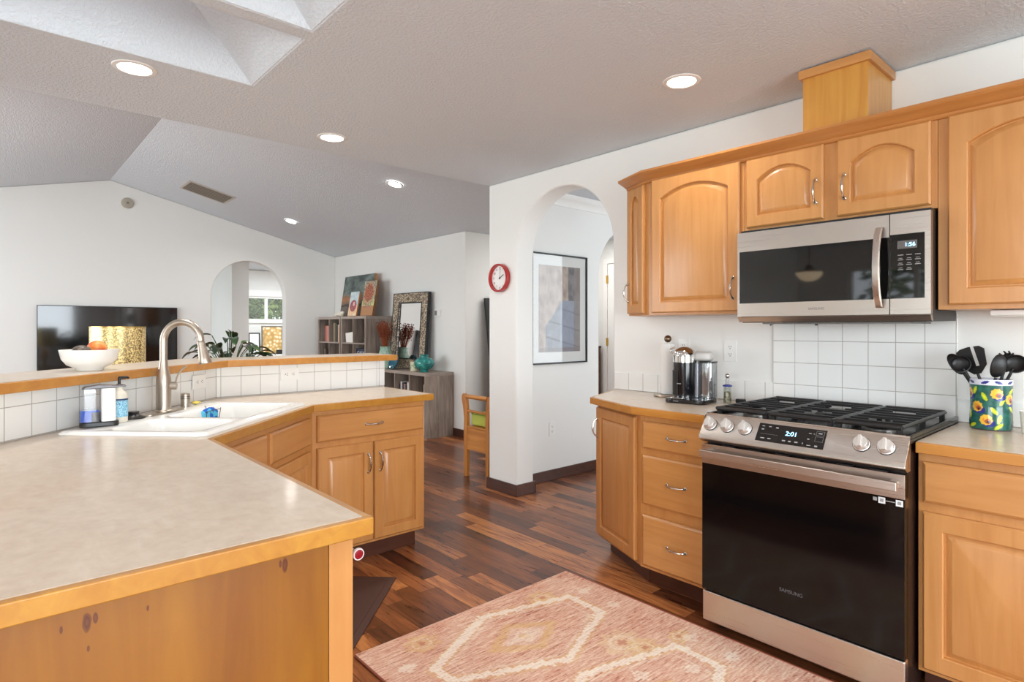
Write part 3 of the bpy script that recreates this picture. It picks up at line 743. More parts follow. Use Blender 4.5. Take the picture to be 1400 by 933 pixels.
for x in (-1.306, -1.230, -1.154, -.731, -.655):
    q = PM(x, .50, .0005)
    k = obj('knob', lathe(bmn(), [(0,0), (.027,0), (.027,.004), (.0245,.006), (.0235,.020), (.0215,.023), (0,.023)], seg=36, M=q), M_knob, cpn, world=True, smooth=40)
    b = bmn(); prism(b, [(-.0065,-.0215), (.0065,-.0215), (.0055,.0215), (-.0055,.0215)], .021, .034, 'z', M=q @ Matrix.Rotation(R(6),4,'Z')); obj('grip', b, M_knob, k, world=True, bevel=.0015)
    obj('knob_ring', lathe(bmn(), [(.0262,-.0001), (.0285,.0), (.0285,.0025), (.0262,.003)], seg=36, M=q), M_black, k, world=True)
# door
b = bmn(); bx(b, RX0, RX1, 2.275, 2.3115, .172, .786); d = obj('oven_door', b, mat('gloss_black_door', srgb(10, 9, 9), .12), c, world=True, bevel=.003)
b = bmn(); bx(b, RX0, RX1, 2.2715, 2.2748, .706, .787); obj('door_top_trim', b, M_steel, d, world=True, bevel=.001)
b = bmn(); bx(b, RX0+.001, RX1-.001, 2.2722, 2.2748, .174, .7055); obj('door_glass', b, M_doorgl, d, world=True)
b = bmn(); prism(b, [(2.222, .740), (2.234, .737), (2.240, .741), (2.240, .768), (2.236, .771), (2.224, .769)], RX0+.014, RX1-.012, 'x')
h = obj('handle', b, M_steel, d, world=True, bevel=.004, seg=3)
for x in (RX0+.020, RX1-.041): obj('handle_mount', bx(bmn(), x, x+.025, 2.2402, 2.2712, .742, .766), M_steel, h, world=True, bevel=.003)
for i in range(6): x = RX0+.09+i*.11; obj('vent_slot', bx(bmn(), x, x+.05, 2.2735, 2.30, .7875, .7925), M_black, d, world=True)
face_txt('brand_lettering', 'SAMSUNG', -.969, 2.2721, .276, .019, mat('dim_grey_print', srgb(92,92,96), .4), d)
b = bmn()
for x in (-.6655, -.6135): bx(b, x-.0105, x+.0105, 2.2714, 2.2720, .6805, .7015)
obj('sticker', b, mat('white_sticker', srgb(225,228,228), .5), d, world=True)
b = bmn()
for x in (-.6655, -.6135): bx(b, x-.0055, x+.0055, 2.2711, 2.27139, .6860, .6965)
bx(b, -.653, -.626, 2.2714, 2.2720, .690, .693); bx(b, -.692, -.680, 2.2714, 2.2720, .6865, .6985); obj('sticker_print', b, M_icon, d, world=True)
b = bmn(); bx(b, RX0, RX1, 2.276, 2.3115, .040, .166); obj('storage_drawer', b, M_steel, c, world=True, bevel=.006, seg=3)
# grates and burners
for gi, (x0, x1) in enumerate(((RX0+.028, -1.086), (-1.083, -.842), (-.839, RX1-.020))):
    b = bmn(); y0, y1 = 2.335, 2.90; zt, tw = .940, .010
    for (a, d_) in (((x0+.006,y0,zt-.006),(x1-.006,y0,zt-.006)), ((x0+.006,y1,zt-.006),(x1-.006,y1,zt-.006))): tube(b, [a, d_], .0085, 8)
    for x in (x0+.006, x1-.006): tube(b, [(x,y0,zt-.006),(x,y1,zt-.006)], .007, 8)
    for i in range(1, 8):
        y = y0+(y1-y0)*i/8
        if abs(i-4) < .1: bx(b, x0+.006, x1-.006, y-.004, y+.004, zt-.012, zt)
        else:
            gapw = .040
            xm = (x0+x1)/2
            if i in (2,6) or (gi == 1 and i in (3,5)):
                bx(b, x0+.006, xm-gapw, y-.0032, y+.0032, zt-.011, zt); bx(b, xm+gapw, x1-.006, y-.0032, y+.0032, zt-.011, zt)
            else: bx(b, x0+.006, x1-.006, y-.0032, y+.0032, zt-.011, zt)
    for x in (x0+.014, x1-.014):
        for y in (y0+.008, y1-.008, (y0+y1)/2): bx(b, x-.008, x+.008, y-.008, y+.008, .9008, zt-.008)
    obj('grate', b, M_cast, c, world=True)
for (x, y, r) in ((-1.20, 2.47, .045), (-1.20, 2.76, .038), (-.964, 2.615, .050), (-.725, 2.47, .055), (-.725, 2.76, .038)):
    k = obj('burner', lathe(bmn(), [(r*1.15,.0005), (r*1.15,.008), (r*.8,.012), (r*.8,.0)], c=(x,y,.9003), seg=28), mat('burner_aluminium', srgb(150,146,140), .35, 1), c, world=True)
    obj('burner_cap', lathe(bmn(), [(r*.2,.0), (r*.95,.012), (r*.95,.018), (r*.85,.021), (0,.021)], c=(x,y,.9007), seg=28), M_cast, k, world=True)

# ---------------------------------------------------------------- sink and what stands on it
def rrect(x0, x1, y0, y1, r, n=6):
    p = []
    for cx, cy, a0 in ((x1-r, y0+r, -90), (x1-r, y1-r, 0), (x0+r, y1-r, 90), (x0+r, y0+r, 180)):
        for i in range(n+1):
            a = R(a0+90*i/n); p.append((cx+r*math.cos(a), cy+r*math.sin(a)))
    return p
SKM = Matrix.Translation((O.x, O.y, 0)) @ Matrix.Rotation(R(135), 4, 'Z')      # local x = along, local y = to the back
sink = thing('sink', 'white double-bowl drop-in sink set diagonally in the corner of the worktop', 'sink', (O.x, O.y, CT), R(135))
b = bmn(); bowls = [(-.405, -.115), (-.075, .405)]
ZR = .0125
Lp = [rrect(-.445, .445, -.282, .278, .03)]
def loop(bm, pts, z): return [bm.verts.new((x, y, z)) for x, y in pts]
def sew(bm, a, c): return [bm.faces.new((a[i], a[(i+1)%len(a)], c[(i+1)%len(c)], c[i])) for i in range(len(a))]
base = loop(b, rrect(-.445, .445, -.282, .278, .03), .0006); up = loop(b, rrect(-.444, .444, -.281, .277, .03), .006); tp_ = loop(b, rrect(-.434, .434, -.271, .267, .025), ZR)
sew(b, base, up); sew(b, up, tp_)
holes = [rrect(x0, x1, -.238, .125, .055) for x0, x1 in bowls]
hl = [loop(b, h, ZR) for h in holes]
es = []
for lp in [tp_]+hl:
    for i in range(len(lp)):
        e = b.edges.get((lp[i], lp[(i+1)%len(lp)])) or b.edges.new((lp[i], lp[(i+1)%len(lp)])); es.append(e)
bmesh.ops.triangle_fill(b, use_beauty=True, use_dissolve=False, edges=es)
for (x0, x1), l0 in zip(bowls, hl):
    cur = l0
    for ins, z, r in ((.006, ZR-.003, .052), (.012, ZR-.012, .05), (.022, -.06, .05), (.034, -.140, .05), (.050, -.162, .05), (.090, -.168, .03)):
        nx = loop(b, rrect(x0+ins, x1-ins, -.238+ins, .125-ins, r), z); sew(b, cur, nx); cur = nx
    b.faces.new(cur)
bmesh.ops.recalc_face_normals(b, faces=b.faces[:])
for f in b.faces: pass
ob_ = obj('basin', b, M_porc, sink, smooth=50)
for x in (-.26, .165):
    obj('drain', lathe(bmn(), [(.042, .001), (.040, .003), (.032, .002), (.028, -.003), (0, -.003)], c=(x, -.06, -.1675)), M_chrome, sink)
def on_sink(u, v, z=0): p = SKM @ Vector((u, v, 0)); return (p.x, p.y, CT+ZR+.0005+z)
# faucet
f = thing('faucet', 'tall brushed nickel gooseneck kitchen faucet with pull-down spray head', 'faucet', on_sink(.045, .196), R(135))
obj('base_plate', prism(bmn(), [(x*1.0, y) for x, y in rrect(-.125, .125, -.028, .028, .027)], 0, .006), M_nickel, f, bevel=.002)
obj('body', lathe(bmn(), [(.034,.006), (.034,.010), (.0300,.014), (.0300,.115), (.0295,.150), (.0245,.175), (.0180,.205), (.0158,.225), (.0158,.228)]), M_nickel, f, smooth=40)
arc = [(0, 0, .228), (0, 0, .30)] + [(0, -.085+.085*math.cos(R(a)), .315+.085*math.sin(R(a))) for a in range(0, 166, 11)]
arc += [(0, -.085+.085*math.cos(R(165))-.002, .315+.085*math.sin(R(165))-.02)]
nk = obj('spout', tube(bmn(), arc, .0152, 18), M_nickel, f)
e0 = Vector(arc[-1]); dv = (Vector(arc[-1])-Vector(arc[-3])).normalized()
sp_ = [e0+dv*t for t in (0, .004, .010, .035, .070, .095, .102)]
sh = obj('spray_head', tube(bmn(), sp_, [.0130, .0150, .0155, .0175, .0225, .0270, .0255], 20), M_nickel, f, smooth=30)
q = e0+dv*.045+Vector((.016, .002, 0)); sphere(b := bmn(), q, .008, (.7, .8, 2.1)); obj('spray_button', b, M_black, sh)
q = e0+dv*.010+Vector((.0125, .002, 0)); sphere(b := bmn(), q, .005); obj('button', b, M_black, sh)
b = bmn(); cyl(b, (.022, -.0, .118), (.052, -.0, .118), .0165, .0175); lv = (bmesh.ops.rotate(b, matrix=Matrix.Rotation(R(-68), 3, 'Z'), verts=b.verts[:]), obj('lever_hub', b, M_nickel, f, bevel=.002))[1]
b = bmn(); tube(b, smoothpath([(.046, 0, .130), (.056, 0, .165), (.078, 0, .195), (.088, 0, .205)], 5), [.006]*3+[.0065]*6+[.0075]*7, 10, flat=.6); bmesh.ops.rotate(b, matrix=Matrix.Rotation(R(-68), 3, 'Z'), verts=b.verts[:]); obj('lever', b, M_nickel, lv)
# air gap
t = thing('sink_air_gap', 'small chrome cylinder air gap cap on the sink deck right of the faucet', 'sink fitting', on_sink(.243, .222))
obj('cap', lathe(bmn(), [(.023,0), (.023,.003), (.0205,.004), (.0205,.058), (.019,.062), (0,.063)], seg=30), M_nickel, t, smooth=30)
b = bmn()
for z in (.038, .047): 
    for a in range(-60, 61, 30): bx(b, -.004, .004, -.0211, -.0203, z, z+.003, M=Matrix.Rotation(R(a+80), 4, 'Z'))
obj('vent_slot', b, M_black, t)
# yellow scrubber
b = bmn(); sphere(b, on_sink(.345, .235, .0065), .026, (1.0, .65, .28)); sphere(b, on_sink(.372, .235, .005), .014, (1,.8,.36))
single('sponge', b, mat('yellow_foam', srgb(236, 216, 110), .9), 'small yellow scrubber lying on the sink deck behind the right bowl', 'sponge')
# dish soap dispenser with a clear tank
t = thing('soap_dispenser', 'automatic soap dispenser with clear tank of blue soap and white front', 'soap dispenser', on_sink(-.312, .212), R(135-48)); t.scale = (1, 1, .9)
BLUEL = mat('blue_dish_soap', srgb(16, 84, 200), .1, spec=.5)
M_clear = glass_pane('clear_plastic', (.93,.94,.96), .12)
obj('base', prism(bmn(), rrect(-.062, .062, -.03, .03, .02), 0, .020), M_cast, t, bevel=.004, label='dark grey dispenser base')
obj('tank', prism(bmn(), rrect(-.062, .004, -.030, .030, .018), .0205, .158), M_clear, t, bevel=.002, label='clear tank')
obj('soap', prism(bmn(), rrect(-.060, .0, -.028, .028, .016), .0215, .070), BLUEL, t, bevel=.002, label='blue liquid soap')
obj('pump_block', prism(bmn(), rrect(-.028, .001, -.0285, -.0305+.010, .004), .022, .062), M_cast, t)
b = bmn(); prism(b, rrect(.0045, .052, -.031, .031, .012), .0205, .160); obj('front_shell', b, M_white, t, bevel=.003)
b = bmn(); prism(b, [(-.055,.159), (-.045,.168), (.0,.176), (.050,.170), (.085,.170), (.085,.163), (.052,.1605)], -.024, .024, 'y'); obj('lid', b, mat('smoky_lid', srgb(110, 108, 112), .25), t, bevel=.003, label='smoky grey lid and spout')
# hand soap bottle
t = thing('soap_bottle', 'cream hand soap bottle with light blue label and black pump', 'bottle', on_sink(-.215, .205), R(110))
obj('bottle', lathe(bmn(), [(0,0), (.026,0), (.029,.004), (.029,.100), (.026,.116), (.012,.128), (.012,.140)], seg=28), mat('cream_plastic', srgb(232, 224, 208), .35), t, smooth=40)
def label_col():
    m = mat('pale_blue_label', srgb(130, 196, 224), .45); n = NT(m); v = n.coord((1,1,1.4))
    n.color(n.ramp(n.noise(v, 210, 2), [(.46, srgb(104, 178, 214)), (.50, srgb(150, 208, 232)), (.60, srgb(186, 224, 238))])); return m
lb = obj('label', lathe(bmn(), [(.0292,.022), (.0296,.022), (.0296,.094), (.0292,.094)], seg=28), label_col(), t, smooth=40)
obj('label_band', lathe(bmn(), [(.0297,.087), (.0299,.087), (.0299,.094), (.0297,.094)], seg=28), mat('navy_print', srgb(36, 66, 104), .5), t, smooth=40)
for k, (s_, a) in enumerate((('m', -20), ('r', 2), ('s', 22))):
    q = Matrix.Translation((0,0,.076)) @ Matrix.Rotation(R(-50+a), 4, 'Z') @ Matrix.Translation((0,-.0303,0)) @ FX
    txt('lettering', s_, .016, q, mat('navy_ink', srgb(30, 60, 110), .5) if k == 0 else bpy.data.materials['navy_ink'], t, .0002, world=False)
b = bmn(); lathe(b, [(.0125,.140), (.0125,.150), (.005,.152), (.005,.170)]); tube(b, [(0,0,.168), (-.0,-.001,.175), (.030,-.0,.176), (.036,0,.172)], [.006,.007,.005,.004], 10); obj('pump', b, M_black, t, smooth=40)
# black stopper
t = single('sink_stopper', lathe(bmn(), [(0,0), (.043,0), (.044,.004), (.036,.008), (.024,.012), (.019,.020), (.022,.027), (.020,.029), (0,.029)], c=on_sink(-.120, .215)), M_cast, 'black rubber sink stopper beside the blue-labelled soap bottle', 'stopper', smooth=40)
# sponge caddy in right bowl
t = thing('sponge_caddy', 'black wire caddy hooked in the right sink bowl', 'caddy', on_sink(.235, .098, -.055), R(135))
b = bmn()
for y in (-.018, .016):
    tube(b, [(-.052,y,.0), (.052,y,.0), (.064,y,.045)], .0016, 6); tube(b, [(-.052,y,0), (-.058,y,.04), (.062,y,.04)], .0016, 6)
for x in (-.05, 0, .05): tube(b, [(x,-.018,0), (x,.016,0)], .0016, 6)
tube(b, [(0, .016, .0), (0,.017,.055), (0,.024,.06)], .0016, 6)
obj('wire_frame', b, M_black, t)
b = bmn(); bmesh.ops.create_grid(b, x_segments=16, y_segments=10, size=.5)
for v in b.verts:
    x, y = v.co.x*2, v.co.y*2
    h = .034+.014*(1-abs(x)**3)*(1-abs(y)**4) + .006*math.sin(9*x+3*y)
    v.co = Vector((x*.046, y*.015, h))
ext = bmesh.ops.extrude_face_region(b, geom=b.faces[:]); vs = [g for g in ext['geom'] if isinstance(g, bmesh.types.BMVert)]
for v in vs: v.co.z = .003
bmesh.ops.recalc_face_normals(b, faces=b.faces[:]); W_ = Matrix.Translation(on_sink(.235, .098, -.055)) @ Matrix.Rotation(R(135), 4, 'Z'); bmesh.ops.transform(b, matrix=W_, verts=b.verts[:])
def cloth():
    m = mat('blue_sponge_cloth', srgb(20, 96, 190), .8); n = NT(m); v = n.coord()
    n.color(n.ramp(n.noise(v, 28, 1), [(.50, srgb(16, 92, 190)), (.54, srgb(90, 190, 226))])); return m
single('sponge_cloth', b, cloth(), 'bright blue and aqua sponge cloth sitting in the caddy inside the sink', 'sponge', smooth=60)
# wall outlets
def outlet(label, M, horiz=False):
    p = thing('wall_outlet', label, 'outlet', M.translation, 0); 
    p.matrix_world = M; WM[p.name] = M.copy()
    w_, h_ = (.056, .036) if horiz else (.036, .058)
    b = bmn(); prism(b, rrect(-w_, w_, -h_, h_, .004), 0, .005, 'z'); obj('cover_plate', b, M_white, p, bevel=.0015)
    for s in (-1, 1):
        cx, cy = (s*.020, 0) if horiz else (0, s*.020)
        b = bmn(); prism(b, [(cx+a, cy+c_) for a, c_ in rrect(-.015, .015, -.0135, .0135, .008)], .0052, .0068, 'z'); so = obj('socket', b, M_white, p)
        b = bmn()
        for dx, dy, a, c_ in ((-.0055,.003,.0012,.004), (.0055,.003,.0012,.004), (0,-.007,.0022,.0022)):
            if horiz: dx, dy, a, c_ = dy, dx, c_, a
            bx(b, cx+dx-a, cx+dx+a, cy+dy-c_, cy+dy+c_, .0069, .0073)
        obj('slots', b, M_cast, so)
    return p
MYW = lambda x, y, z: Matrix.Translation((x, y, z)) @ Matrix.Rotation(R(90), 4, 'X')            # faces -y
MXW = lambda x, y, z: Matrix.Translation((x, y, z)) @ Matrix.Rotation(R(90), 4, 'Z') @ Matrix.Rotation(R(90), 4, 'X')  # faces +x
outlet('white horizontal outlet in the straight tiled wall behind the sink', MXW(-3.5268, 1.359, 1.001), True)
dgo = Vector((-3.402, .829)); 
outlet('white outlet in the angled tiles right of the faucet', Matrix.Translation((-3.403, .834, .995)) @ Matrix.Rotation(R(135), 4, 'Z') @ Matrix.Rotation(R(90), 4, 'X'), True)
outlet('white vertical outlet on the wall right of the coffee machine', MYW(-1.598, 2.9995, 1.153))
outlet('white vertical outlet half hidden behind the coffee machine dome', MYW(-1.882, 2.9995, 1.155))
outlet('white outlet low on the hall wall under the framed print', MXW(-3.4895, 3.555, .43))

# ---------------------------------------------------------------- bar top objects
t = thing('fruit_bowl', 'wide white ceramic bowl holding fruit on the raised bar', 'bowl', (-2.985, .322, 1.1005))
BP = [(0,.004), (.050,.004), (.052,0), (.062,0), (.066,.003), (.070,.012), (.105,.026), (.130,.052), (.140,.088), (.1415,.094), (.138,.094), (.134,.085), (.122,.056), (.098,.031), (.055,.018), (0,.016)]
obj('bowl', lathe(bmn(), [(r_*.735, z_*.92) for r_, z_ in BP], seg=56), M_porc, t, smooth=60)
def fruit(c1, c2, c3, sc=30):
    m = mat('fruit_skin', c1, .45); n = NT(m); v = n.coord(); f_ = n.noise(v, sc, 3)
    n.color(n.ramp(f_, [(.38, c1), (.5, c2), (.62, c3)])); n.bump(n.noise(v, 200, 2), .2, .001); return m
single('peach', sphere(bmn(), (-3.012, .350, 1.190), .036, (1.1,1.0,.92), 28), fruit(srgb(206, 84, 50), srgb(232, 132, 64), srgb(238, 176, 92), 16), 'large orange and red peach in the white bowl', 'fruit')
single('avocado', sphere(bmn(), (-2.940, .290, 1.184), .026, (1.25,1.25,.85), 28), fruit(srgb(70, 60, 52), srgb(96, 84, 74), srgb(120, 108, 96), 60), 'dark brown avocado at the left in the white bowl', 'fruit')
# ---------------------------------------------------------------- counter beside the range
t = thing('paper_towel_holder', 'paper towel holder with round steel base and bronze ball finial', 'paper towel holder', (-1.925, 2.90, CT+.0005))
obj('base', lathe(bmn(), [(0,0), (.078,0), (.080,.004), (.076,.011), (.030,.014), (0,.014)], seg=40), M_nickel, t, smooth=40)
obj('rod', cyl(bmn(), (0,0,.0145), (0,0,.305), .006), M_nickel, t)
obj('finial', sphere(bmn(), (0,0,.325), .021), mat('bronze_ball', srgb(128, 108, 88), .3, 1), t)
single('paper_towel_roll', lathe(bmn(), [(.020,0), (.041,0), (.041,.285), (.020,.285), (.020,0)], c=(-1.925, 2.90, CT+.0152), seg=36), paint('paper_white', srgb(236,234,230), .4, 90), 'slim white paper towel roll on its holder', 'paper towel roll', smooth=40)
t = thing('coffee_machine', 'black capsule coffee machine with chrome dome head and clear water tank', 'coffee machine', (-1.728, 2.760, CT+.0005), R(8))
M_gb = mat('gloss_black_plastic', srgb(14, 15, 20), .12, coat=.3)
obj('drip_base', prism(bmn(), rrect(-.070, .150, -.115, .085, .04), 0, .022), M_gb, t, bevel=.005, seg=3)
obj('drip_tray', prism(bmn(), rrect(-.045, .040, -.108, -.050, .02), .0225, .027), M_chrome, t, bevel=.002)
obj('tray_lettering', bx(bmn(), -.012, .016, -.1158, -.1152, .010, .013), M_icon, t)
b = bmn(); lathe(b, [(.0,.0225), (.058,.0225), (.060,.205), (.0,.205)], c=(0, 0, 0), seg=44, sy=1.05); bd = obj('body', b, M_gb, t, smooth=40)
def patch(r, a0, a1, z0, z1, n=10, th=.0015):
    bm = bmn(); o = []; 
    for rr_ in (r, r+th):
        for z in (z0, z1): o.append([bm.verts.new((rr_*math.cos(R(a0+(a1-a0)*i/n)), rr_*1.05*math.sin(R(a0+(a1-a0)*i/n)), z)) for i in range(n+1)])
    a, b_, c_, d_ = o
    for i in range(n):
        bm.faces.new((c_[i], c_[i+1], d_[i+1], d_[i])); bm.faces.new((a[i], a[i+1], c_[i+1], c_[i])); bm.faces.new((b_[i], b_[i+1], d_[i+1], d_[i])); bm.faces.new((a[i], a[i+1], b_[i+1], b_[i]))
    for i in (0, n): bm.faces.new((a[i], b_[i], d_[i], c_[i]))
    bmesh.ops.recalc_face_normals(bm, faces=bm.faces[:]); return bm
obj('cup_recess', patch(.0605, -150, -98, .035, .165), mat('deep_black', srgb(4,4,5), .5), bd)
obj('recess_lettering', bx(bmn(), -.014, .008, -.0660, -.0655, .095, .099), M_icon, bd)
obj('chrome_band', lathe(bmn(), [(.059,.2055), (.0615,.207), (.0615,.240), (.059,.241)], seg=44, sy=1.05), M_chrome, t, smooth=40)
obj('dome', lathe(bmn(), [(.0608,.2415)]+[(.0608*math.cos(R(a)), .2415+.048*math.sin(R(a))) for a in range(8, 91, 8)]+[(0,.2895)], seg=44, sy=1.05), M_chrome, t, smooth=60)
b = bmn(); prism(b, rrect(.072, .150, -.005, .085, .03), .0225, .205); obj('water_tank', b, glass_pane('grey_tank', (.62,.64,.66), .25), t, bevel=.002)
b = bmn(); prism(b, rrect(.062, .152, -.007, .087, .03), .2055, .214); obj('tank_lid', b, M_gb, t, bevel=.002)
b = bmn(); bx(b, .056, .0715, .0, .06, .0225, .204); obj('rear_column', b, mat('silver_panel', srgb(170,172,178), .25, .8), t, bevel=.003)
b = bmn(); prism(b, rrect(.02, .135, .0, .078, .03), .2145, .262); obj('capsule_bin', b, mat('pale_grey_plastic', srgb(206,203,198), .35), t, bevel=.018, seg=4)
b = bmn(); tube(b, [(-.058,-.0,.245), (-.078,-.01,.262), (-.07,-.02,.275), (-.045,-.02,.283)], .005, 8); obj('lever', b, M_chrome, t)
# oil cruet with blue collar
t = thing('salt_grinder', 'small clear glass grinder with blue collar and chrome ball top', 'grinder', (-1.548, 2.872, CT+.0005))
obj('jar', lathe(bmn(), [(0,0), (.020,0), (.021,.004), (.019,.082), (.0,.083)], seg=28), glass_pane('cruet_glass', (.86,.88,.84), .2), t, smooth=40)
obj('filling', lathe(bmn(), [(0,.002), (.0175,.002), (.0165,.055), (0,.058)], seg=24), fruit(srgb(96,104,70), srgb(170,160,130), srgb(214,206,190), 90), t, smooth=40)
obj('collar', lathe(bmn(), [(0,.0835), (.024,.084), (.024,.090), (.012,.095), (0,.095)], seg=28), mat('cobalt_collar', srgb(28, 48, 140), .15), t, smooth=40)
obj('neck', lathe(bmn(), [(0,.0955), (.010,.0955), (.010,.128), (0,.128)], seg=20), M_clear, t, smooth=40)
obj('ball_top', sphere(bmn(), (0,0,.139), .013), M_chrome, t)
b = bmn(); bx(b, -1.515, -1.468, 2.89, 2.915, CT+.0005, CT+.022); single('clip', b, M_black, 'small black plastic block behind the cooktop beside the grinder', 'clip', bevel=.004)
# painted utensil jar
def colored_lathe(name, prof, func, mat_, parent, seg=160, sub=3):
    bm = bmn(); pr = []
    for (r0, z0), (r1, z1) in zip(prof, prof[1:]):
        n = max(1, int(math.hypot(r1-r0, z1-z0)/.0016))
        for i in range(n): pr.append((r0+(r1-r0)*i/n, z0+(z1-z0)*i/n))
    pr.append(prof[-1]); lathe(bm, pr, seg=seg)
    lay = bm.loops.layers.float_color.new('Col'); bm.verts.index_update()
    cache = {}
    for f in bm.faces:
        for l in f.loops:
            k = l.vert.index
            if k not in cache: cache[k] = (*func(l.vert.co), 1)
            l[lay] = cache[k]
    return obj(name, bm, mat_, parent, smooth=40)
def jar_col(p):
    a = math.degrees(math.atan2(p.y, p.x)); z = p.z; r = .067
    ax = R(a+90)*r  # distance along the circumference from the front (-y)
    ax -= -.010
    def d(cx, cz, rx, rz, rot=0):
        x, y = ax-cx, z-cz; c_, s_ = math.cos(R(rot)), math.sin(R(rot)); x, y = x*c_+y*s_, -x*s_+y*c_
        return math.hypot(x/rx, y/rz)
    nz = noise.noise(p*60)
    if p.xy.length < .061: return srgb(190, 196, 200)
    if z > .172:
        col = srgb(222, 224, 236)
        for cx, ro in ((-.048, -15), (.003, 18), (.045, -18), (.09, 15), (-.095, 15)):
            if d(cx, .182, .0135, .0052, ro) < 1: col = srgb(44, 52, 132)
        return col
    if z < .004: return srgb(96, 44, 30)
    col = srgb(40+int(18*nz), 98+int(30*nz), 88+int(24*nz))
    for cx, cz, ro in ((-.035, .150, 62), (.0, .128, -62), (.031, .076, -48), (-.044, .018, 25), (-.060, .060, 100), (.047, .045, 75), (.058, .112, 65), (.045, .018, 40), (-.1,.12,40), (.1,.08,-40), (.1,.15,30), (-.1,.05,-50), (.15,.1,0), (-.15,.1,30)):
        q = d(cx, cz, .0175, .0068, ro)
        if q < 1: col = srgb(196, 214, 40) if q > .45 else srgb(226, 226, 60)
    for cx, cz in ((.040, .140), (-.026, .090), (.006, .042), (-.066, .140), (.09, .12), (-.1, .09), (.13, .05), (-.13,.15), (.17,.13)):
        q = d(cx+.008, cz-.012, .022, .015)
        if q < 1: col = srgb(36, 50, 132)
        q = d(cx, cz, .0205, .0195) + .06*math.sin(9*math.atan2(z-cz, ax-cx))
        if q < 1: col = srgb(236, 190, 66) if q > .55 or nz > .1 else srgb(226, 150, 60)
        if d(cx+.006, cz-.006, .010, .009) < 1: col = srgb(178, 84, 52)
        if d(cx+.007, cz-.008, .0045, .005) < 1: col = srgb(28, 16, 24)
    return col
t = thing('utensil_jar', 'green ceramic jar painted with yellow flowers and leaves holding black utensils', 'jar', (-.472, 2.868, CT+.0005))
colored_lathe('jar', [(0,0), (.060,0), (.065,.006), (.066,.03), (.0635,.09), (.0645,.15), (.0665,.190), (.0655,.1925), (.0615,.190), (.0600,.15), (.060,.02), (0,.012)], jar_col, attr_mat('painted_glaze', .18, coat=.3), t)
M_nyl = mat('black_nylon', srgb(24, 24, 25), .42)
JZ = CT+.016
def utensil(label, name, base, neck, head_fn):
    t = thing(name, label, 'kitchen utensil', (base[0], base[1], JZ+.002), 0, 'black utensils in the painted jar')
    b = bmn(); n = Vector(neck); p = Vector((base[0], base[1], JZ+.002)); m = (p+n)/2
    tube(b, [p, m, n], [.006, .0065, .005], 10); obj('handle', b, M_nyl, t, world=True)
    hb, kw = head_fn(n, (n-p).normalized()); obj(kw, hb, M_nyl, t, world=True, smooth=50); return t
def oriented(n, d, yaw=0):   # frame: local z along d, local y normal of blade
    z = d.normalized(); y = Vector((math.sin(R(yaw)), math.cos(R(yaw)), 0)); x = y.cross(z).normalized(); y = z.cross(x)
    return Matrix(((x.x,y.x,z.x,n.x),(x.y,y.y,z.y,n.y),(x.z,y.z,z.z,n.z),(0,0,0,1)))
def ladle(r):
    def f(n, d):
        b = bmn(); M = Matrix.Translation(n+d*.035+Vector((0,-.004,0))) @ Matrix.Rotation(R(70), 4, 'X') 
        lathe(b, [(0,-r*.62)]+[(r*math.sin(R(a)), -r*.62*math.cos(R(a))) for a in range(10, 91, 10)]+[(r-.003, .001)]+[((r-.003)*math.sin(R(a)), -(r*.62-.003)*math.cos(R(a))) for a in range(85, 5, -10)]+[(0, -r*.62+.003)], M=M, seg=28)
        tube(b, [n, n+d*.015], .0055, 8); return b, 'ladle_bowl'
    return f
def turner(n, d):
    b = bmn(); M = oriented(n, d, 12)
    for p in ([(-.012,0), (-.040,.030), (-.046,.095), (-.030,.104), (-.026,.03)], [(-.027,.03), (-.030,.104), (.002,.108), (.000,.02)], [(.012,0), (-.012,0), (-.027,.0301), (.04,.030)], [(.040,.030), (.016,.03), (.018,.106), (.036,.104), (.050,.090)]): prism(b, p, -.0015, .0015, 'y', M=M)
    prism(b, [(.0,.029), (.004,.029), (.006,.107), (.002,.107)], -.0015, .0015, 'y', M=M); return b, 'slotted_blade'
def spoon(holes=True):
    def f(n, d):
        b = bmn(); M = oriented(n, d, -30) @ Matrix.Translation((0,0,.045))
        sphere(b, (0,0,0), 1, (1,1,1), 20); 
        for v in b.verts: v.co = Vector((v.co.x*.026, v.co.y*.008+.010*(v.co.z**2), v.co.z*.046))
        bmesh.ops.transform(b, matrix=M, verts=b.verts[:]); return b, 'spoon_bowl'
    return f
def spaghetti(n, d):
    b = bmn(); M = oriented(n, d, 10) @ Matrix.Translation((0,0,.035))
    sphere(b, (0,0,0), 1, seg=18)
    for v in b.verts: v.co = Vector((v.co.x*.026, v.co.y*.007, v.co.z*.038))
    for k in range(7):
        a = R(-80+160*k/6+90); x, z = .022*math.cos(a), .03*math.sin(a)
        tube(b, [(x, 0, z), (x*1.25, -.006, z*1.2+.002), (x*1.45, -.020, z*1.35+.003)], [.004, .0036, .0025], 8)
    bmesh.ops.transform(b, matrix=M, verts=b.verts[:]); return b, 'toothed_head'
utensil('black slotted turner standing tallest in the painted jar', 'spatula', (-.455, 2.875), (-.512, 2.870, 1.098), turner)
utensil('round black ladle leaning left in the painted jar', 'ladle', (-.450, 2.850), (-.545, 2.845, 1.103), ladle(.034))
utensil('black pointed spoon at the far left of the painted jar', 'serving_spoon', (-.448, 2.895), (-.560, 2.895, 1.095), spoon())
utensil('black slotted spoon leaning right in the painted jar', 'slotted_spoon', (-.49, 2.845), (-.452, 2.832, 1.088), spoon())
utensil('black toothed pasta fork behind the slotted spoon', 'pasta_fork', (-.492, 2.900), (-.440, 2.912, 1.110), spaghetti)
utensil('round black ladle leaning far right in the painted jar', 'ladle', (-.495, 2.870), (-.412, 2.868, 1.110), ladle(.036))
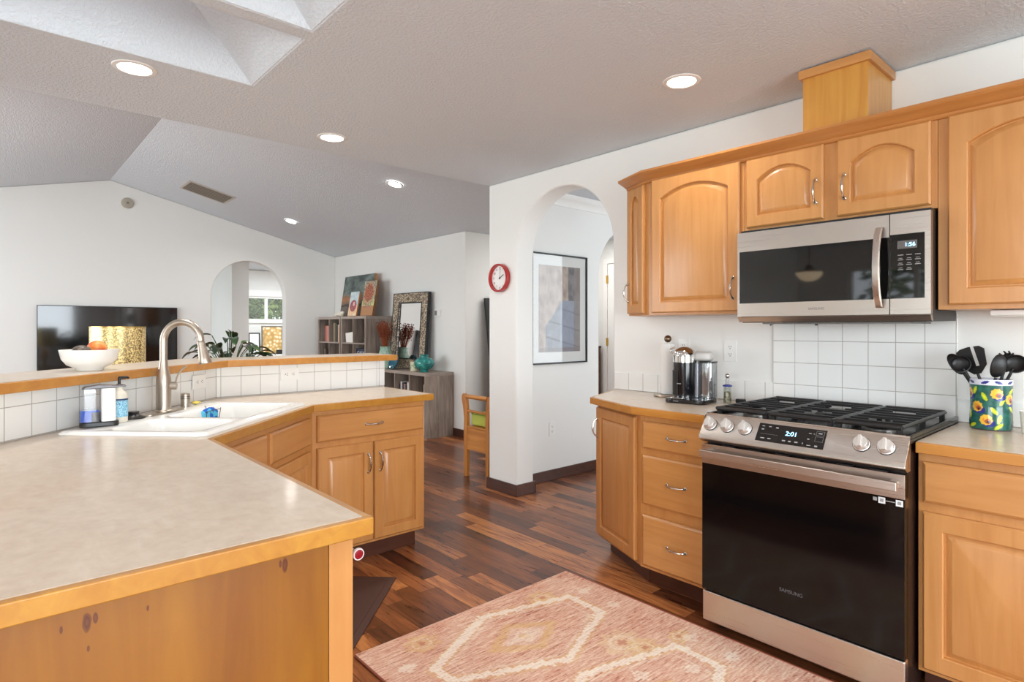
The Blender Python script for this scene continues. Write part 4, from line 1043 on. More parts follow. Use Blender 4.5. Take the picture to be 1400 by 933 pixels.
t = single('cup', lathe(bmn(), [(0,0), (.026,0), (.028,.004), (.033,.078), (.0345,.082), (.032,.082), (.026,.008), (0,.006)], c=(-.352, 2.845, CT+.0005), seg=36), M_white, 'plain white plastic cup at the right edge beside the utensil jar', 'cup', smooth=40)

# ---------------------------------------------------------------- rug and mat
RX_0, RX_1, RY_0, RY_1 = -2.118, -.30, 1.072, 2.262
def seg_d(px, py, a, b_):
    ax_, ay_ = a; bx_, by_ = b_; dx, dy = bx_-ax_, by_-ay_; t_ = max(0, min(1, ((px-ax_)*dx+(py-ay_)*dy)/(dx*dx+dy*dy)))
    return math.hypot(px-ax_-dx*t_, py-ay_-dy*t_)
HEX = [(-2.02, 1.63), (-1.905, 2.06), (-1.71, 2.055), (-1.545, 1.67), (-1.73, 1.25), (-1.83, 1.245)]
PER = .578
def hexes(x, y, k=1.0):
    best = 9
    for off in (0, PER, 2*PER):
        cx, cy = -1.783+off, 1.655
        P = [((a-(-1.783))*k+cx, (b_-cy)*k+cy) for a, b_ in HEX]
        for i in range(len(P)): best = min(best, seg_d(x, y, P[i], P[(i+1) % len(P)]))
    return best
def rug_col(x, y):
    st = noise.noise(Vector((x*150, y*8, 0))); st2 = noise.noise(Vector((x*420, y*30, 3))); bl = noise.noise(Vector((x*5, y*5, 7))); fn = noise.noise(Vector((x*170, y*170, 1)))
    k = .58+.42*st+.42*st2+.40*fn+.25*bl
    rust = Vector((192, 122, 100)); pale = Vector((236, 212, 190)); dark = Vector((150, 88, 72)); cream = Vector((240, 228, 212)); gold = Vector((222, 186, 124))
    base = rust.lerp(pale, min(1, max(0, k)))
    if k < .22: base = base.lerp(dark, .6)
    q = .0105; qx = round(x/q)*q; qy = round(y/q)*q
    j = .5+.5*noise.noise(Vector((x*90, y*40, 5)))+.3*fn       # worn, broken edges
    m = 0
    saw = .012*((qx*17+qy*9) % 1)
    d_ = hexes(qx, qy)
    if d_ < .011+saw: m = 1.1
    elif d_ < .030: base = base.lerp(gold, .6*j)
    d2 = hexes(qx, qy, .84)
    if d2 < .007: m = max(m, .45)
    for off in (0, PER, 2*PER):
        cx, cy = -1.783+off, 1.655
        dd = abs(qx-cx)/.13+abs(qy-cy)/.20
        if .62 < dd < .98: base = base.lerp(gold, .85*j)
        elif dd < .62: base = base.lerp(cream, .50*j)
        if .22 < dd < .36 or abs(qx-cx) < .010 and dd < .5: m = max(m, .55)
        if dd < .14: base = base.lerp(gold, .6)
        for fx, fy, R_ in ((-2.015, 1.31, .062), (-1.98, 1.95, .062), (-1.485, 1.915, .082), (-1.36, 2.13, .045), (-1.485, 1.36, .082), (-1.36, 1.16, .05)):
            fx += off; rr_ = math.hypot((qx-fx), (qy-fy)*.85)
            wave = R_*(1+.16*math.sin(8*math.atan2(qy-fy, qx-fx)))
            if rr_ < wave: base = base.lerp(gold.lerp(cream, .5 if R_ > .07 else .15), .95*j)
            if .45*R_ < rr_ < .62*R_: m = max(m, .5)
            if rr_ < .22*R_: base = base.lerp(rust, .6)
        for fx, fy in ((-1.195, 1.965), (-1.30, 1.785), (-1.90, 2.155), (-1.72, 2.15), (-1.905, 1.175), (-1.30, 1.53), (-1.66, 1.14)):
            if abs(qx-fx-off)+abs(qy-fy)*.8 < .034: m = max(m, .75)
    m *= min(1, max(.35, .8+.6*fn+.35*st))
    base = base.lerp(cream, min(1, m))
    return srgb(*[min(255, max(0, c_)) for c_ in base])
t = thing('area_rug', 'faded rust and cream patterned area rug on the dark wood floor before the range', 'rug', (-1.2, 1.66, 0))
b = bmn(); nx_, ny_ = 480, 260
lay = b.loops.layers.float_color.new('Col')
vv = [[b.verts.new((RX_0+(RX_1-RX_0)*i/nx_, RY_0+(RY_1-RY_0)*j/ny_, .0085+.0006*noise.noise(Vector((i*.9, j*.9, 0))))) for j in range(ny_+1)] for i in range(nx_+1)]
cc = [[(*rug_col(v.co.x, v.co.y), 1) for v in r_] for r_ in vv]
for i in range(nx_):
    for j in range(ny_):
        fc = b.faces.new((vv[i][j], vv[i+1][j], vv[i+1][j+1], vv[i][j+1]))
        for l, (p, q) in zip(fc.loops, ((i,j),(i+1,j),(i+1,j+1),(i,j+1))): l[lay] = cc[p][q]
rm = attr_mat('rug_pile', .95, spec=.1); n_ = NT(rm)
v_ = n_.coord((420, 30, 10)); n_.bump(n_.noise(v_, 2, 2), .5, .003)
obj('pile', b, rm, t, world=True, smooth=0)
b = bmn(); bx(b, RX_0, RX_1, RY_0, RY_1, .0008, .0080); obj('backing', b, mat('rug_backing', srgb(150, 92, 76), .95), t, world=True)
M_bind = mat('rug_binding', srgb(150, 84, 66), .95)
for y in (RY_1+.003, RY_0-.003): obj('bound_edge', tube(bmn(), [(RX_0+.003, y, .0065), (RX_1, y, .0065)], .0045, 6), M_bind, t, world=True)
t = thing('floor_mat', 'dark brown anti-fatigue mat lying at an angle in front of the sink cabinet', 'mat', (-2.6, 1.3, 0))
mp_ = [(-2.644, 1.565), (-2.644+.49, 1.565-.49), (-2.644+.49-.33, 1.565-.49-.33), (-2.644-.33, 1.565-.33)]
mm = mat('brown_mat', srgb(74, 48, 42), .6); n_ = NT(mm); n_.bump(n_.noise(n_.coord((1,1,1)), 260, 2), .3, .001)
b = bmn(); prism(b, mp_, .0005, .007); obj('mat_body', b, mm, t, world=True, bevel=.003)
ctr = Vector((sum(p[0] for p in mp_)/4, sum(p[1] for p in mp_)/4)); b = bmn()
q_ = [ctr+(Vector(p)-ctr)*.86 for p in mp_]
b = bmn(); tube(b, [(p.x, p.y, .0068) for p in q_+[q_[0]]], .0018, 6); obj('raised_border', b, mm, t, world=True)

# ---------------------------------------------------------------- recessed lights
def downlight(label, x, y, z, pw, tilt=0):
    t = thing('recessed_light', label, 'ceiling light', (x, y, z)); 
    if tilt: t.rotation_euler = (tilt, 0, 0)
    b = lathe(bmn(), [(.062,-.0015), (.066,-.006), (.083,-.004), (.086,-.0005), (.062,-.0005)], seg=40); obj('trim_ring', b, M_trim, t, smooth=40)
    b = lathe(bmn(), [(0,-.0035), (.0618,-.0035), (.0618,-.0008)], seg=40); obj('diffuser', b, M_glow, t, label='glowing white diffuser')
    d = bpy.data.lights.new('downlight', 'AREA'); d.shape = 'DISK'; d.size = .12; d.energy = pw; d.color = (1, .95, .88); d.spread = R(150)
    l = bpy.data.objects.new('downlight', d); COL.objects.link(l); l.parent = t; l.location = (0, 0, -.012)
    return t
G_ = 'recessed ceiling lights'
downlight('largest recessed light near the left side beside the skylight well', -3.031, .488, CE, PW1)
downlight('recessed light in the flat ceiling near its edge, right of the skylight', -3.351, 1.545, CE, PW1)
downlight('bright recessed light over the range cabinets, near the wooden vent chase', -1.517, 2.396, CE, 3)
downlight('recessed light over the rug, out of the frame to the right', -.2, 1.2, CE, PW1); downlight('recessed light behind the camera over the dining floor', -1.0, -.9, CE, PW1); downlight('recessed light beyond the right end of the wall cabinets', .9, 2.3, CE, PW1)
tl_ = -math.atan(.2457)
downlight('recessed light high on the sloping ceiling nearest the kitchen', -5.103, 3.004, 2.689, PW2, tl_)
downlight('smallest recessed light on the sloping ceiling above the gable arch', -7.781, 3.018, 2.686, PW2, tl_)
# ceiling vent
vc = Vector((-7.87, 2.03)); VM = Matrix.Translation((vc.x, vc.y, vz(vc.y))) @ Matrix.Rotation(tl_, 4, 'X')
t = thing('ceiling_vent', 'brown slatted return air vent on the sloping ceiling', 'vent', VM.translation); t.matrix_world = VM; WM[t.name] = VM.copy()
b = bmn(); 
for e in ((-.235,.235,-.265,-.24), (-.235,.235,.24,.265), (-.235,-.21,-.24,.24), (.21,.235,-.24,.24)): bx(b, *e, -.008, -.0005)
obj('frame', b, mat('taupe_vent', srgb(196,188,176), .5), t)
b = bmn(); bx(b, -.21, .21, -.24, .24, -.002, -.0008); obj('backing', b, mat('dark_void', srgb(60,52,44), .8), t)
for i in range(7):
    b = bmn(); x = -.185+.37*i/6; bx(b, x-.022, x+.018, -.238, .238, -.008, -.005, M=Matrix.Identity(4)); obj('slat', b, mat('vent_slat', srgb(140,128,112), .5) if i == 0 else bpy.data.materials['vent_slat'], t)
MG = lambda y, z, x=TX: Matrix.Translation((x, y, z)) @ Matrix.Rotation(R(90), 4, 'Y')
t = thing('smoke_detector', 'round taupe detector high on the gable wall', 'detector', (TX+.001, 1.357, 2.876))
obj('housing', lathe(bmn(), [(0,0.0005), (.066,.0005), (.068,.012), (.060,.028), (.03,.034), (0,.034)], M=MG(1.357, 2.876, TX)), mat('taupe_plastic', srgb(176,168,152), .5), t, world=True, smooth=40)
obj('sensor', lathe(bmn(), [(0,.0345), (.016,.0345), (.014,.040), (0,.041)], M=MG(1.357, 2.876, TX)), mat('dark_taupe', srgb(130,122,108), .5), t, world=True)
# TV
t = thing('television', 'large black flat television on the gable wall behind the bar', 'television', (TX+.03, 1.183, .70))
b = bmn(); bx(b, TX+.005, TX+.035, .50, 1.86, .78, 1.48); obj('back_shell', b, M_black, t, world=True)
b = bmn(); bx(b, TX+.0355, TX+.050, .450, 1.916, .715, 1.548); obj('bezel', b, M_black, t, world=True, bevel=.002)
b = bmn(); bx(b, TX+.0502, TX+.0515, .458, 1.908, .725, 1.540); obj('screen', b, mat('dark_screen', srgb(9,10,13), .08, coat=.5), t, world=True)
# console with the gold lamp
t = thing('side_table', 'small grey wood side table behind the bar under the gold lamp', 'table', (-5.25, .73, 0))
b = bmn(); bx(b, -5.45, -5.05, .48, .98, .60, .63); obj('table_top', b, M_greywood, t, world=True, bevel=.003)
for x in (-5.42, -5.08):
    for y in (.51, .95): b = bmn(); bx(b, x-.02, x+.02, y-.02, y+.02, 0, .5995); obj('leg', b, M_greywood, t, world=True)
def lampshade():
    m = mat('gold_speckled_shade', srgb(196, 160, 84), .35, .6); n = NT(m); v = n.coord((1,1,1))
    f = n.ramp(n.noise(v, 95, 2, .6), [(.46, (0,0,0)), (.54, (1,1,1))]); st = n.ramp(n.noise(n.coord((6,6,.4)), 2, 2), [(.4, (0,0,0)), (.62, (1,1,1))])
    c_ = n.mix(f, srgb(104, 78, 40), srgb(214, 188, 124)); c_ = n.mix(n.math('MULTIPLY', st, .5), c_, srgb(232, 212, 156)); n.color(c_)
    n.l(n.mix(f, (.10,.055,.015), (.95,.68,.30)), n.b.inputs['Emission Color']); n.b.inputs['Emission Strength'].default_value = .28
    return m
t = thing('table_lamp', 'table lamp with a glowing gold speckled drum shade behind the bar', 'lamp', (-5.22, .735, .6305))
obj('base', lathe(bmn(), [(0,0), (.075,0), (.078,.01), (.03,.03), (.02,.08), (.05,.16), (.045,.22), (.015,.28), (.008,.34), (.008,.56), (0,.56)]), mat('brass_base', srgb(170,130,70), .3, 1), t, smooth=50)
obj('bulb', sphere(bmn(), (0,0,.60), .034, (1,1,1.2)), mat('warm_bulb', (1,.8,.5), .4, emit=(1,.78,.48), strength=25), t)
b = bmn(); tube(b, [(-.172, 0, .640), (.172, 0, .640)], .003, 6); tube(b, [(0,-.172,.640), (0,.172,.640)], .003, 6); tube(b, [(0,0,.56), (0,0,.64)], .004, 6); obj('spider', b, M_cast, t)
sh_ = obj('lamp_shade', lathe(bmn(), [(.176,.350), (.176,.655), (.1745,.655), (.1745,.350), (.176,.350)], seg=64), lampshade(), t, smooth=40)
b = bmn(); lathe(b, [(.1762,.348), (.1775,.348), (.1775,.358), (.1762,.358)], seg=64); lathe(b, [(.1762,.647), (.1775,.647), (.1775,.657), (.1762,.657)], seg=64); obj('shade_rim', b, mat('gold_rim', srgb(196,160,96), .3, 1), sh_, smooth=40)
d = bpy.data.lights.new('bulb_light', 'POINT'); d.energy = 7; d.color = (1, .72, .42); d.shadow_soft_size = .04
l = bpy.data.objects.new('bulb_light', d); COL.objects.link(l); l.parent = t; l.location = (0, 0, .50)
# peace lily behind the bar
t = thing('plant_stand', 'small round wooden plant stand behind the bar', 'stand', (-4.15, 1.20, 0))
obj('top', lathe(bmn(), [(0,.70), (.16,.70), (.165,.71), (.16,.725), (0,.725)], seg=32), M_oak, t, smooth=40)
for k in range(3):
    a = R(120*k+20); b = bmn(); tube(b, [(.14*math.cos(a), .14*math.sin(a), 0), (.09*math.cos(a), .09*math.sin(a), .6995)], [.012,.016], 10); obj('leg', b, M_oak, t)
t = thing('potted_plant', 'glossy dark green leafy houseplant standing just behind the bar', 'plant', (-4.15, 1.20, .7255))
obj('pot', lathe(bmn(), [(0,0), (.075,0), (.080,.005), (.100,.16), (.106,.165), (.106,.18), (.094,.18), (.090,.15), (0,.15)], seg=32), mat('terracotta_pot', srgb(176,110,76), .7), t, smooth=40)
obj('soil', lathe(bmn(), [(0,.155), (.0895,.155)], seg=24), mat('soil', srgb(46,34,26), .95), t)
def leaf_mat():
    m = mat('glossy_leaf', srgb(40, 66, 34), .3, coat=.3); n = NT(m); v = n.coord()
    n.color(n.ramp(n.noise(v, 9, 2), [(.35, srgb(26, 46, 26)), (.55, srgb(48, 76, 38)), (.75, srgb(86, 116, 52))])); return m
rnd = random.Random(4)
def foliage(bm, n, zb, reach, up, ll, seed, stems=True):
    rn = random.Random(seed)
    for k in range(n):
        a = 2*math.pi*(k*.381966+rn.random()*.08); rc = reach*(.30+.75*rn.random()); h = up*(.42+.62*rn.random())*(1.15-.55*rc/reach)
        base = Vector((.03*math.cos(a), .03*math.sin(a), zb)); dirv = Vector((math.cos(a), math.sin(a), 0))
        mid = base+dirv*rc*.35+Vector((0,0,h*.72)); tip = base+dirv*rc*.72+Vector((0,0,h))
        P = smoothpath([base, mid, tip], 5); tube(bm, P, [.0032]*len(P), 5)
        L = ll*(.7+.5*rn.random()); w_ = L*.23; side = dirv.cross(Vector((0,0,1))).normalized(); tw = (rn.random()-.5)*.9
        side = (side*math.cos(tw)+Vector((0,0,1))*math.sin(tw)); pr = None; m_ = 9
        el0 = .5-rn.random()*.5
        pos = Vector(tip); 
        for i in range(m_+1):
            s = i/m_; ww = w_*(math.sin(math.pi*min(1, s**.75))**.8) if 0 < s < 1 else .0012
            el = el0-1.9*s*(.6+.4*rn.random()*.3); dv_ = dirv*math.cos(el)+Vector((0,0,1))*math.sin(el)
            cup = Vector((0,0,ww*.35))
            row = [bm.verts.new(pos-side*ww+cup), bm.verts.new(pos), bm.verts.new(pos+side*ww+cup)]
            if pr:
                bm.faces.new((pr[0], pr[1], row[1], row[0])); bm.faces.new((pr[1], pr[2], row[2], row[1]))
            pr = row; pos = pos+dv_*(L/m_)
b = bmn(); foliage(b, 66, .155, .25, .37, .12, 11); obj('foliage', b, leaf_mat(), t, smooth=60)

# ---------------------------------------------------------------- bookcases along the mirror wall
def bookcase(label, x0, x1, rows, cols, h, y0=3.77, y1=4.155):
    t = thing('bookcase', label, 'bookcase', ((x0+x1)/2, y0, 0)); th = .036; ti = .018
    b = bmn(); bx(b, x0, x0+th, y0, y1, 0, h-th-.0002); obj('side_panel', b, M_greywood, t, world=True, bevel=.001)
    b = bmn(); bx(b, x1-th, x1, y0, y1, 0, h-th-.0002); obj('side_panel', b, M_greywood, t, world=True, bevel=.001)
    b = bmn(); bx(b, x0, x1, y0, y1, h-th, h); obj('top', b, M_greyT, t, world=True, bevel=.001)
    b = bmn(); bx(b, x0+th, x1-th, y0, y1, .0, th); obj('bottom', b, M_greyT, t, world=True)
    b = bmn(); bx(b, x0+th, x1-th, y1-.012, y1-.001, th, h-th); obj('back_panel', b, M_greywood, t, world=True)
    ch = (h-2*th-(rows-1)*ti)/rows; cw = (x1-x0-2*th-(cols-1)*ti)/cols; cells = {}
    for r_ in range(1, rows): z = th+r_*ch+(r_-1)*ti; b = bmn(); bx(b, x0+th, x1-th, y0+.003, y1-.012, z, z+ti); obj('shelf', b, M_greyT, t, world=True)
    for c_ in range(1, cols):
        x = x0+th+c_*cw+(c_-1)*ti; 
        for r_ in range(rows):
            z = th+r_*(ch+ti); b = bmn(); bx(b, x, x+ti, y0+.003, y1-.012, z+.0002, z+ch-.0002); obj('divider', b, M_greywood, t, world=True)
    for r_ in range(rows):
        for c_ in range(cols): cells[(rows-1-r_, c_)] = (x0+th+c_*(cw+ti), x0+th+c_*(cw+ti)+cw, th+r_*(ch+ti))
    return cells
M_greyT = wood('grey_oak_shelf', srgb(172, 158, 146), srgb(138, 124, 114), 'x', .8, .55, 0)
cA = bookcase('tall grey cube bookcase in the living room corner', -8.657, -7.914, 4, 2, 1.440)
cB = bookcase('tall grey cube bookcase whose plain side panel faces the kitchen', -7.898, -7.155, 4, 2, 1.440)
cC = bookcase('low grey cube bookcase under the leaning mirror', -7.12, -5.72, 2, 4, .755)
def book(x, z, w_, h_, d_, col, label, group, y=3.80, lean=0, word=None):
    t = thing('book', label, 'book', (x, y, z), 0, group)
    cm = mat('book_cover', col, .6)
    b = bmn(); bx(b, 0, w_, 0, .004, 0, h_); bx(b, 0, .003, .004, d_, 0, h_); bx(b, w_-.003, w_, .004, d_, 0, h_); o1 = obj('cover', b, cm, t)
    b = bmn(); bx(b, .0032, w_-.0032, .0042, d_-.004, .003, h_-.004); obj('pages', b, bpy.data.materials.get('paper_pages') or mat('paper_pages', srgb(226,218,200), .8), t)
    if lean: t.rotation_euler = (0, lean, 0)
    return t
g1 = 'books on the tall bookcase shelves'
x0, x1, z = cA[(0,0)]
book(x0+.13, z+.0005, .050, .235, .17, srgb(150, 84, 74), 'dark red book, left of two in the top left cube', g1); book(x0+.185, z+.0005, .085, .235, .17, srgb(196, 128, 112), 'wide salmon book in the top left cube', g1)
x0, x1, z = cA[(0,1)]
book(x0+.06, z+.0005, .03, .27, .17, srgb(96, 84, 72), 'thin grey-brown book in the second cube', g1); book(x0+.095, z+.0005, .035, .275, .17, srgb(150, 122, 78), 'tan book among four in the second cube of the corner bookcase', g1)
book(x0+.135, z+.0005, .06, .27, .17, srgb(56, 66, 64), 'dark green-grey book in the second cube', g1); book(x0+.225, z+.0005, .055, .25, .17, srgb(204, 160, 128), 'peach coloured book at the right end of the second cube', g1)
x0, x1, z = cB[(0,0)]
b = bmn(); prism(b, [(x0+.07, z+.0006), (x0+.29, z+.0006), (x0+.31, z+.15), (x0+.05, z+.13)], 3.80, 4.00, 'y'); single('storage_box', b, mat('cream_box', srgb(228, 224, 216), .7), 'white open box in the third cube of the tall bookcases', 'box', bevel=.004)
single('figurine', lathe(bmn(), [(0,0), (.03,0), (.035,.04), (.02,.09), (.026,.13), (.012,.19), (0,.22)], c=(x0+.255, 4.06, z+.0006)), mat('tan_ceramic', srgb(196,150,120), .5), 'tan pointed figurine behind the white box', 'figurine', smooth=50)
x0, x1, z = cB[(0,1)]
single('decorative_bowl', lathe(bmn(), [(0,0), (.04,0), (.085,.05), (.095,.075), (.088,.075), (.04,.01), (0,.008)], c=(x0+.24, 3.90, z+.0006)), mat('dark_green_glaze', srgb(60,76,70), .3), 'dark green bowl in the fourth cube of the tall bookcases', 'bowl', smooth=50)
x0, x1, z = cB[(1,1)]
t = thing('navy_box', 'dark navy box with pale lettering in the second row of the tall bookcase', 'box', (x0+.17, 3.84, z+.12)); 
b = bmn(); bx(b, x0+.02, x0+.31, 3.81, 3.95, z+.13, z+.27); obj('box', b, mat('navy_board', srgb(30,36,56), .5), t, world=True); face_txt('lettering', 'CALVIN', x0+.19, 3.8096, z+.20, .085, mat('pale_print', srgb(200,200,205), .5), t)
t = single('storage_tin', lathe(bmn(), [(0,0), (.075,0), (.075,.125), (.078,.1295), (0,.1295)], c=(x0+.16, 3.88, z+.0004)), mat('pale_tin', srgb(214,210,202), .4), 'pale round tin under the navy box', 'tin', smooth=40)
x0, x1, z = cA[(1,0)]; book(x0+.10, z+.0005, .06, .24, .17, srgb(86,74,66), 'dark brown book in the second row of the corner bookcase', g1)
g2 = 'books in the low bookcase'
cols_ = [srgb(36,34,38), srgb(196,192,188), srgb(60,50,54), srgb(150,120,116), srgb(28,30,36), srgb(210,206,200)]
x0, x1, z = cC[(0,2)]
nm_ = ['black', 'pale grey', 'dark plum', 'dusty pink', 'near-black thin', 'off-white']
for i in range(6): book(x0+.05+.038*i, z+.0005, .034, .20+.012*((i*7) % 4), .17, cols_[i], '%s book in the row in the low bookcase, under the teal vases' % nm_[i], g2)
x0, x1, z = cC[(0,3)]; book(x0+.262, z+.0005, .050, .235, .17, srgb(224,214,196), 'cream book at the right end of the top row in the low bookcase', g2)
x0, x1, z = cC[(1,3)]; book(x0+.225, z+.0005, .085, .30, .17, srgb(238,226,202), 'tall cream binder in the bottom right cube of the low bookcase', g2, y=3.79)

# paintings leaning on the tall bookcases
def canvas(name, label, x0, x1, h, yb, yt, zb, func, nx=90, th=.035, edge=None):
    t = thing(name, label, 'painting', ((x0+x1)/2, yb, zb)); L = h; a = math.atan2(yt-yb, h)
    M = Matrix.Translation((0,0,.0005)) @ Matrix.Rotation(-a, 4, 'X'); w_ = x1-x0
    b = bmn(); bx(b, -w_/2, w_/2, .0012, th, 0, h, M=M); obj('canvas_edge', b, edge or M_oak, t)
    ny = int(nx*h/w_); b = bmn(); lay = b.loops.layers.float_color.new('Col')
    vv = [[b.verts.new(M @ Vector((-w_/2+w_*i/nx, 0, h*j/ny))) for j in range(ny+1)] for i in range(nx+1)]
    for i in range(nx):
        for j in range(ny):
            f_ = b.faces.new((vv[i][j], vv[i+1][j], vv[i+1][j+1], vv[i][j+1])); c_ = (*func((i+.5)/nx, (j+.5)/ny), 1)
            for l in f_.loops: l[lay] = c_
    bw = bmesh.ops.extrude_face_region(b, geom=b.faces[:]); 
    for g in bw['geom']:
        if isinstance(g, bmesh.types.BMVert): g.co += M.to_3x3() @ Vector((0,.001,0))
    obj('painted_face', b, bpy.data.materials.get('paint_surface') or attr_mat('paint_surface', .55), t, smooth=0)
    return t
def N_(x, y, s, z=0): return noise.noise(Vector((x*s, y*s, z)))
def lerp(a, b_, t_): t_ = min(1, max(0, t_)); return tuple(p+(q-p)*t_ for p, q in zip(a, b_))
def p_land(u, v):
    n = N_(u, v, 5)+.5*N_(u, v, 14, 2)
    c_ = lerp((58, 68, 66), (122, 134, 128), .5+.8*n) if v > .5 else lerp((86, 74, 66), (104, 92, 82), .5+n)
    if .27 < v < .55: c_ = lerp(c_, (176, 108, 60), (1-abs(v-.42)/.16)*(.75+.6*N_(u*8, v, 6))*(1.15-u*.6))
    if .24 < v+.02*N_(u, 0, 9) < .30: c_ = lerp(c_, (44, 36, 32), .75)
    return srgb(*c_)
def p_flower(u, v):
    n = N_(u, v, 26); d = math.hypot((u-.47)/.36, (v-.66)/.25)*(1+.22*N_(u, v, 13, 4))
    c_ = lerp((150, 158, 120), (206, 206, 190), .5+n) if v > .3 else lerp((196, 120, 84), (150, 132, 90), .5+n*1.5)
    if .28 < v < .45: c_ = lerp((176, 186, 120), (206, 206, 150), .5+n)
    if d < 1: c_ = lerp((196, 116, 68), (112, 60, 58), .5+2.2*n)
    elif d < 1.7 and n > .08: c_ = (96, 92, 104)
    elif d < 1.5 and n < -.12: c_ = (206, 140, 92)
    return srgb(*c_)
def p_small(u, v):
    c_ = (158, 184, 194) if v > .45 else (216, 168, 120)
    c_ = lerp(c_, (236,230,220), .3+.5*N_(u, v, 8)); d = math.hypot((u-.5)/.38, (v-.42)/.24)
    if d < 1: c_ = lerp((128, 60, 70), (170, 96, 96), .5+N_(u, v, 9))
    if math.hypot((u-.55)/.12, (v-.5)/.09) < 1: c_ = (214, 180, 176)
    return srgb(*c_)
canvas('landscape_painting', 'large dark teal and rust landscape canvas leaning at the back on the tall bookcases', -8.34, -7.42, .605, 3.965, 4.06, 1.446, p_land)
canvas('flower_painting', 'canvas of a rust coloured flower leaning at the right on the tall bookcase', -7.515, -7.175, .485, 3.872, 3.955, 1.446, p_flower, edge=wood('dark_canvas_edge', srgb(140,96,50), srgb(110,70,36), 'z'))
canvas('small_painting', 'small canvas of a plum coloured fruit on blue and orange, front centre on the bookcase', -7.80, -7.545, .345, 3.825, 3.885, 1.446, p_small, nx=50, th=.02)
b = bmn(); sphere(b, (-8.05, 3.84, 1.475), .05, (2.2, .7, .62)); sphere(b, (-8.20, 3.845, 1.470), .035, (1.4, .8, .8)); sphere(b, (-7.98, 3.83, 1.492), .04, (1.5,.7,.7))
for v in b.verts: v.co += Vector((1,.5,1))*.016*noise.noise(v.co*14)
for v in b.verts: v.co.z = max(v.co.z, 1.4408)
single('driftwood', b, mat('bleached_bone', srgb(214, 206, 190), .8), 'pale bleached driftwood piece on top of the tall bookcases', 'ornament', smooth=60)

# ---------------------------------------------------------------- leaning mirror and vases
def leaning_frame(name, label, cat, cx, w_, h, yb, yt, zb, fw, m_frame, m_face, th=.03, faceX=False, y0=None, inner=None):
    t = thing(name, label, cat, (cx, yb, zb)); a = math.atan2(yt-yb, h); M = Matrix.Translation((0,0,.0005)) @ Matrix.Rotation(-a, 4, 'X')
    b = bmn(); 
    for e in ((-w_/2, -w_/2+fw, 0, h), (w_/2-fw, w_/2, 0, h), (-w_/2+fw, w_/2-fw, 0, fw), (-w_/2+fw, w_/2-fw, h-fw, h)): bx(b, e[0], e[1], 0, th, e[2], e[3], M=M)
    fr_ = obj('frame', b, m_frame, t, bevel=.002)
    if inner:
        b = bmn()
        for e in ((-w_/2-.004, -w_/2+.006, -.002, h+.002), (w_/2-.006, w_/2+.004, -.002, h+.002), (-w_/2+.006, w_/2-.006, h-.006, h+.003)): bx(b, e[0], e[1], -.004, th+.001, e[2], e[3], M=M)
        for e in ((-w_/2+fw-.006, -w_/2+fw+.006, fw-.006, h-fw+.006), (w_/2-fw-.006, w_/2-fw+.006, fw-.006, h-fw+.006), (-w_/2+fw+.006, w_/2-fw-.006, h-fw-.006, h-fw+.006), (-w_/2+fw+.006, w_/2-fw-.006, fw-.006, fw+.006)): bx(b, e[0], e[1], -.005, .003, e[2], e[3], M=M)
        obj('black_border', b, inner, fr_)
    b = bmn(); bx(b, -w_/2+fw, w_/2-fw, th*.4, th*.6, fw, h-fw, M=M); obj('glass', b, m_face, t)
    b = bmn(); bx(b, -w_/2+.01, w_/2-.01, th+.0002, th+.006, .01, h-.01, M=M); obj('backing_board', b, M_black, t)
    return t
def mosaic():
    m = mat('mosaic_frame', srgb(150,134,116), .35, .3); n = NT(m); v = n.coord(); x = n.n('ShaderNodeTexVoronoi', i_Scale=70.0); n.l(v, x.inputs['Vector'])
    x2 = n.n('ShaderNodeTexVoronoi', i_Scale=70.0, feature='DISTANCE_TO_EDGE'); n.l(v, x2.inputs['Vector'])
    sep = n.n('ShaderNodeSeparateColor'); n.l(x.outputs['Color'], sep.inputs[0])
    c_ = n.ramp(sep.outputs[0], [(0, srgb(96,84,76)), (.4, srgb(150,134,118)), (.7, srgb(206,184,150)), (1, srgb(226,210,184))])
    n.color(n.mix(n.math('GREATER_THAN', x2.outputs['Distance'], .05), srgb(30,26,24), c_)); return m
leaning_frame('leaning_mirror', 'mirror with a wide speckled mosaic frame leaning on the wall above the low bookcase', 'mirror', -6.50, .74, .965, 3.985, 4.06, .764, .125, mosaic(), M_mirror, .04, inner=M_black).rotation_euler = (0, 0, R(4))
M_teal = mat('teal_glaze', srgb(26, 128, 124), .18, coat=.4)
n_ = NT(M_teal); n_.color(n_.ramp(n_.noise(n_.coord(), 22, 3), [(.35, srgb(18,104,104)), (.55, srgb(38,140,132)), (.7, srgb(90,176,160))]))
t = single('vase', lathe(bmn(), [(0,0), (.050,0), (.056,.006), (.040,.022), (.058,.030), (.092,.050), (.116,.080), (.122,.105), (.115,.132), (.092,.158), (.062,.172), (.048,.178), (.046,.196), (.054,.206), (.046,.206), (.038,.186), (.0,.18)], c=(-5.95, 3.90, .7555), seg=40), M_teal, 'round teal ceramic vase on the right of the low bookcase', 'vase', smooth=50)
t = single('bowl', lathe(bmn(), [(0,0), (.03,0), (.075,.02), (.112,.06), (.118,.07), (.108,.066), (.06,.025), (0,.012)], seg=36, M=Matrix.Translation((-6.57, 3.90, .835)) @ Matrix.Rotation(R(70), 4, 'X') @ Matrix.Scale(.85, 4)), mat('deep_teal_glaze', srgb(12, 84, 104), .12, coat=.5), 'deep teal bowl tipped on its side against the mirror', 'bowl', smooth=50)
t = thing('candle_jar', 'small cream and green candle jar beside the round teal vase', 'candle', (-6.135, 3.88, .7555))
obj('jar', lathe(bmn(), [(0,0), (.048,0), (.050,.004), (.050,.115), (.046,.115), (.046,.105), (0,.105)], seg=28), mat('cream_jar', srgb(214,206,176), .3), t, smooth=40)
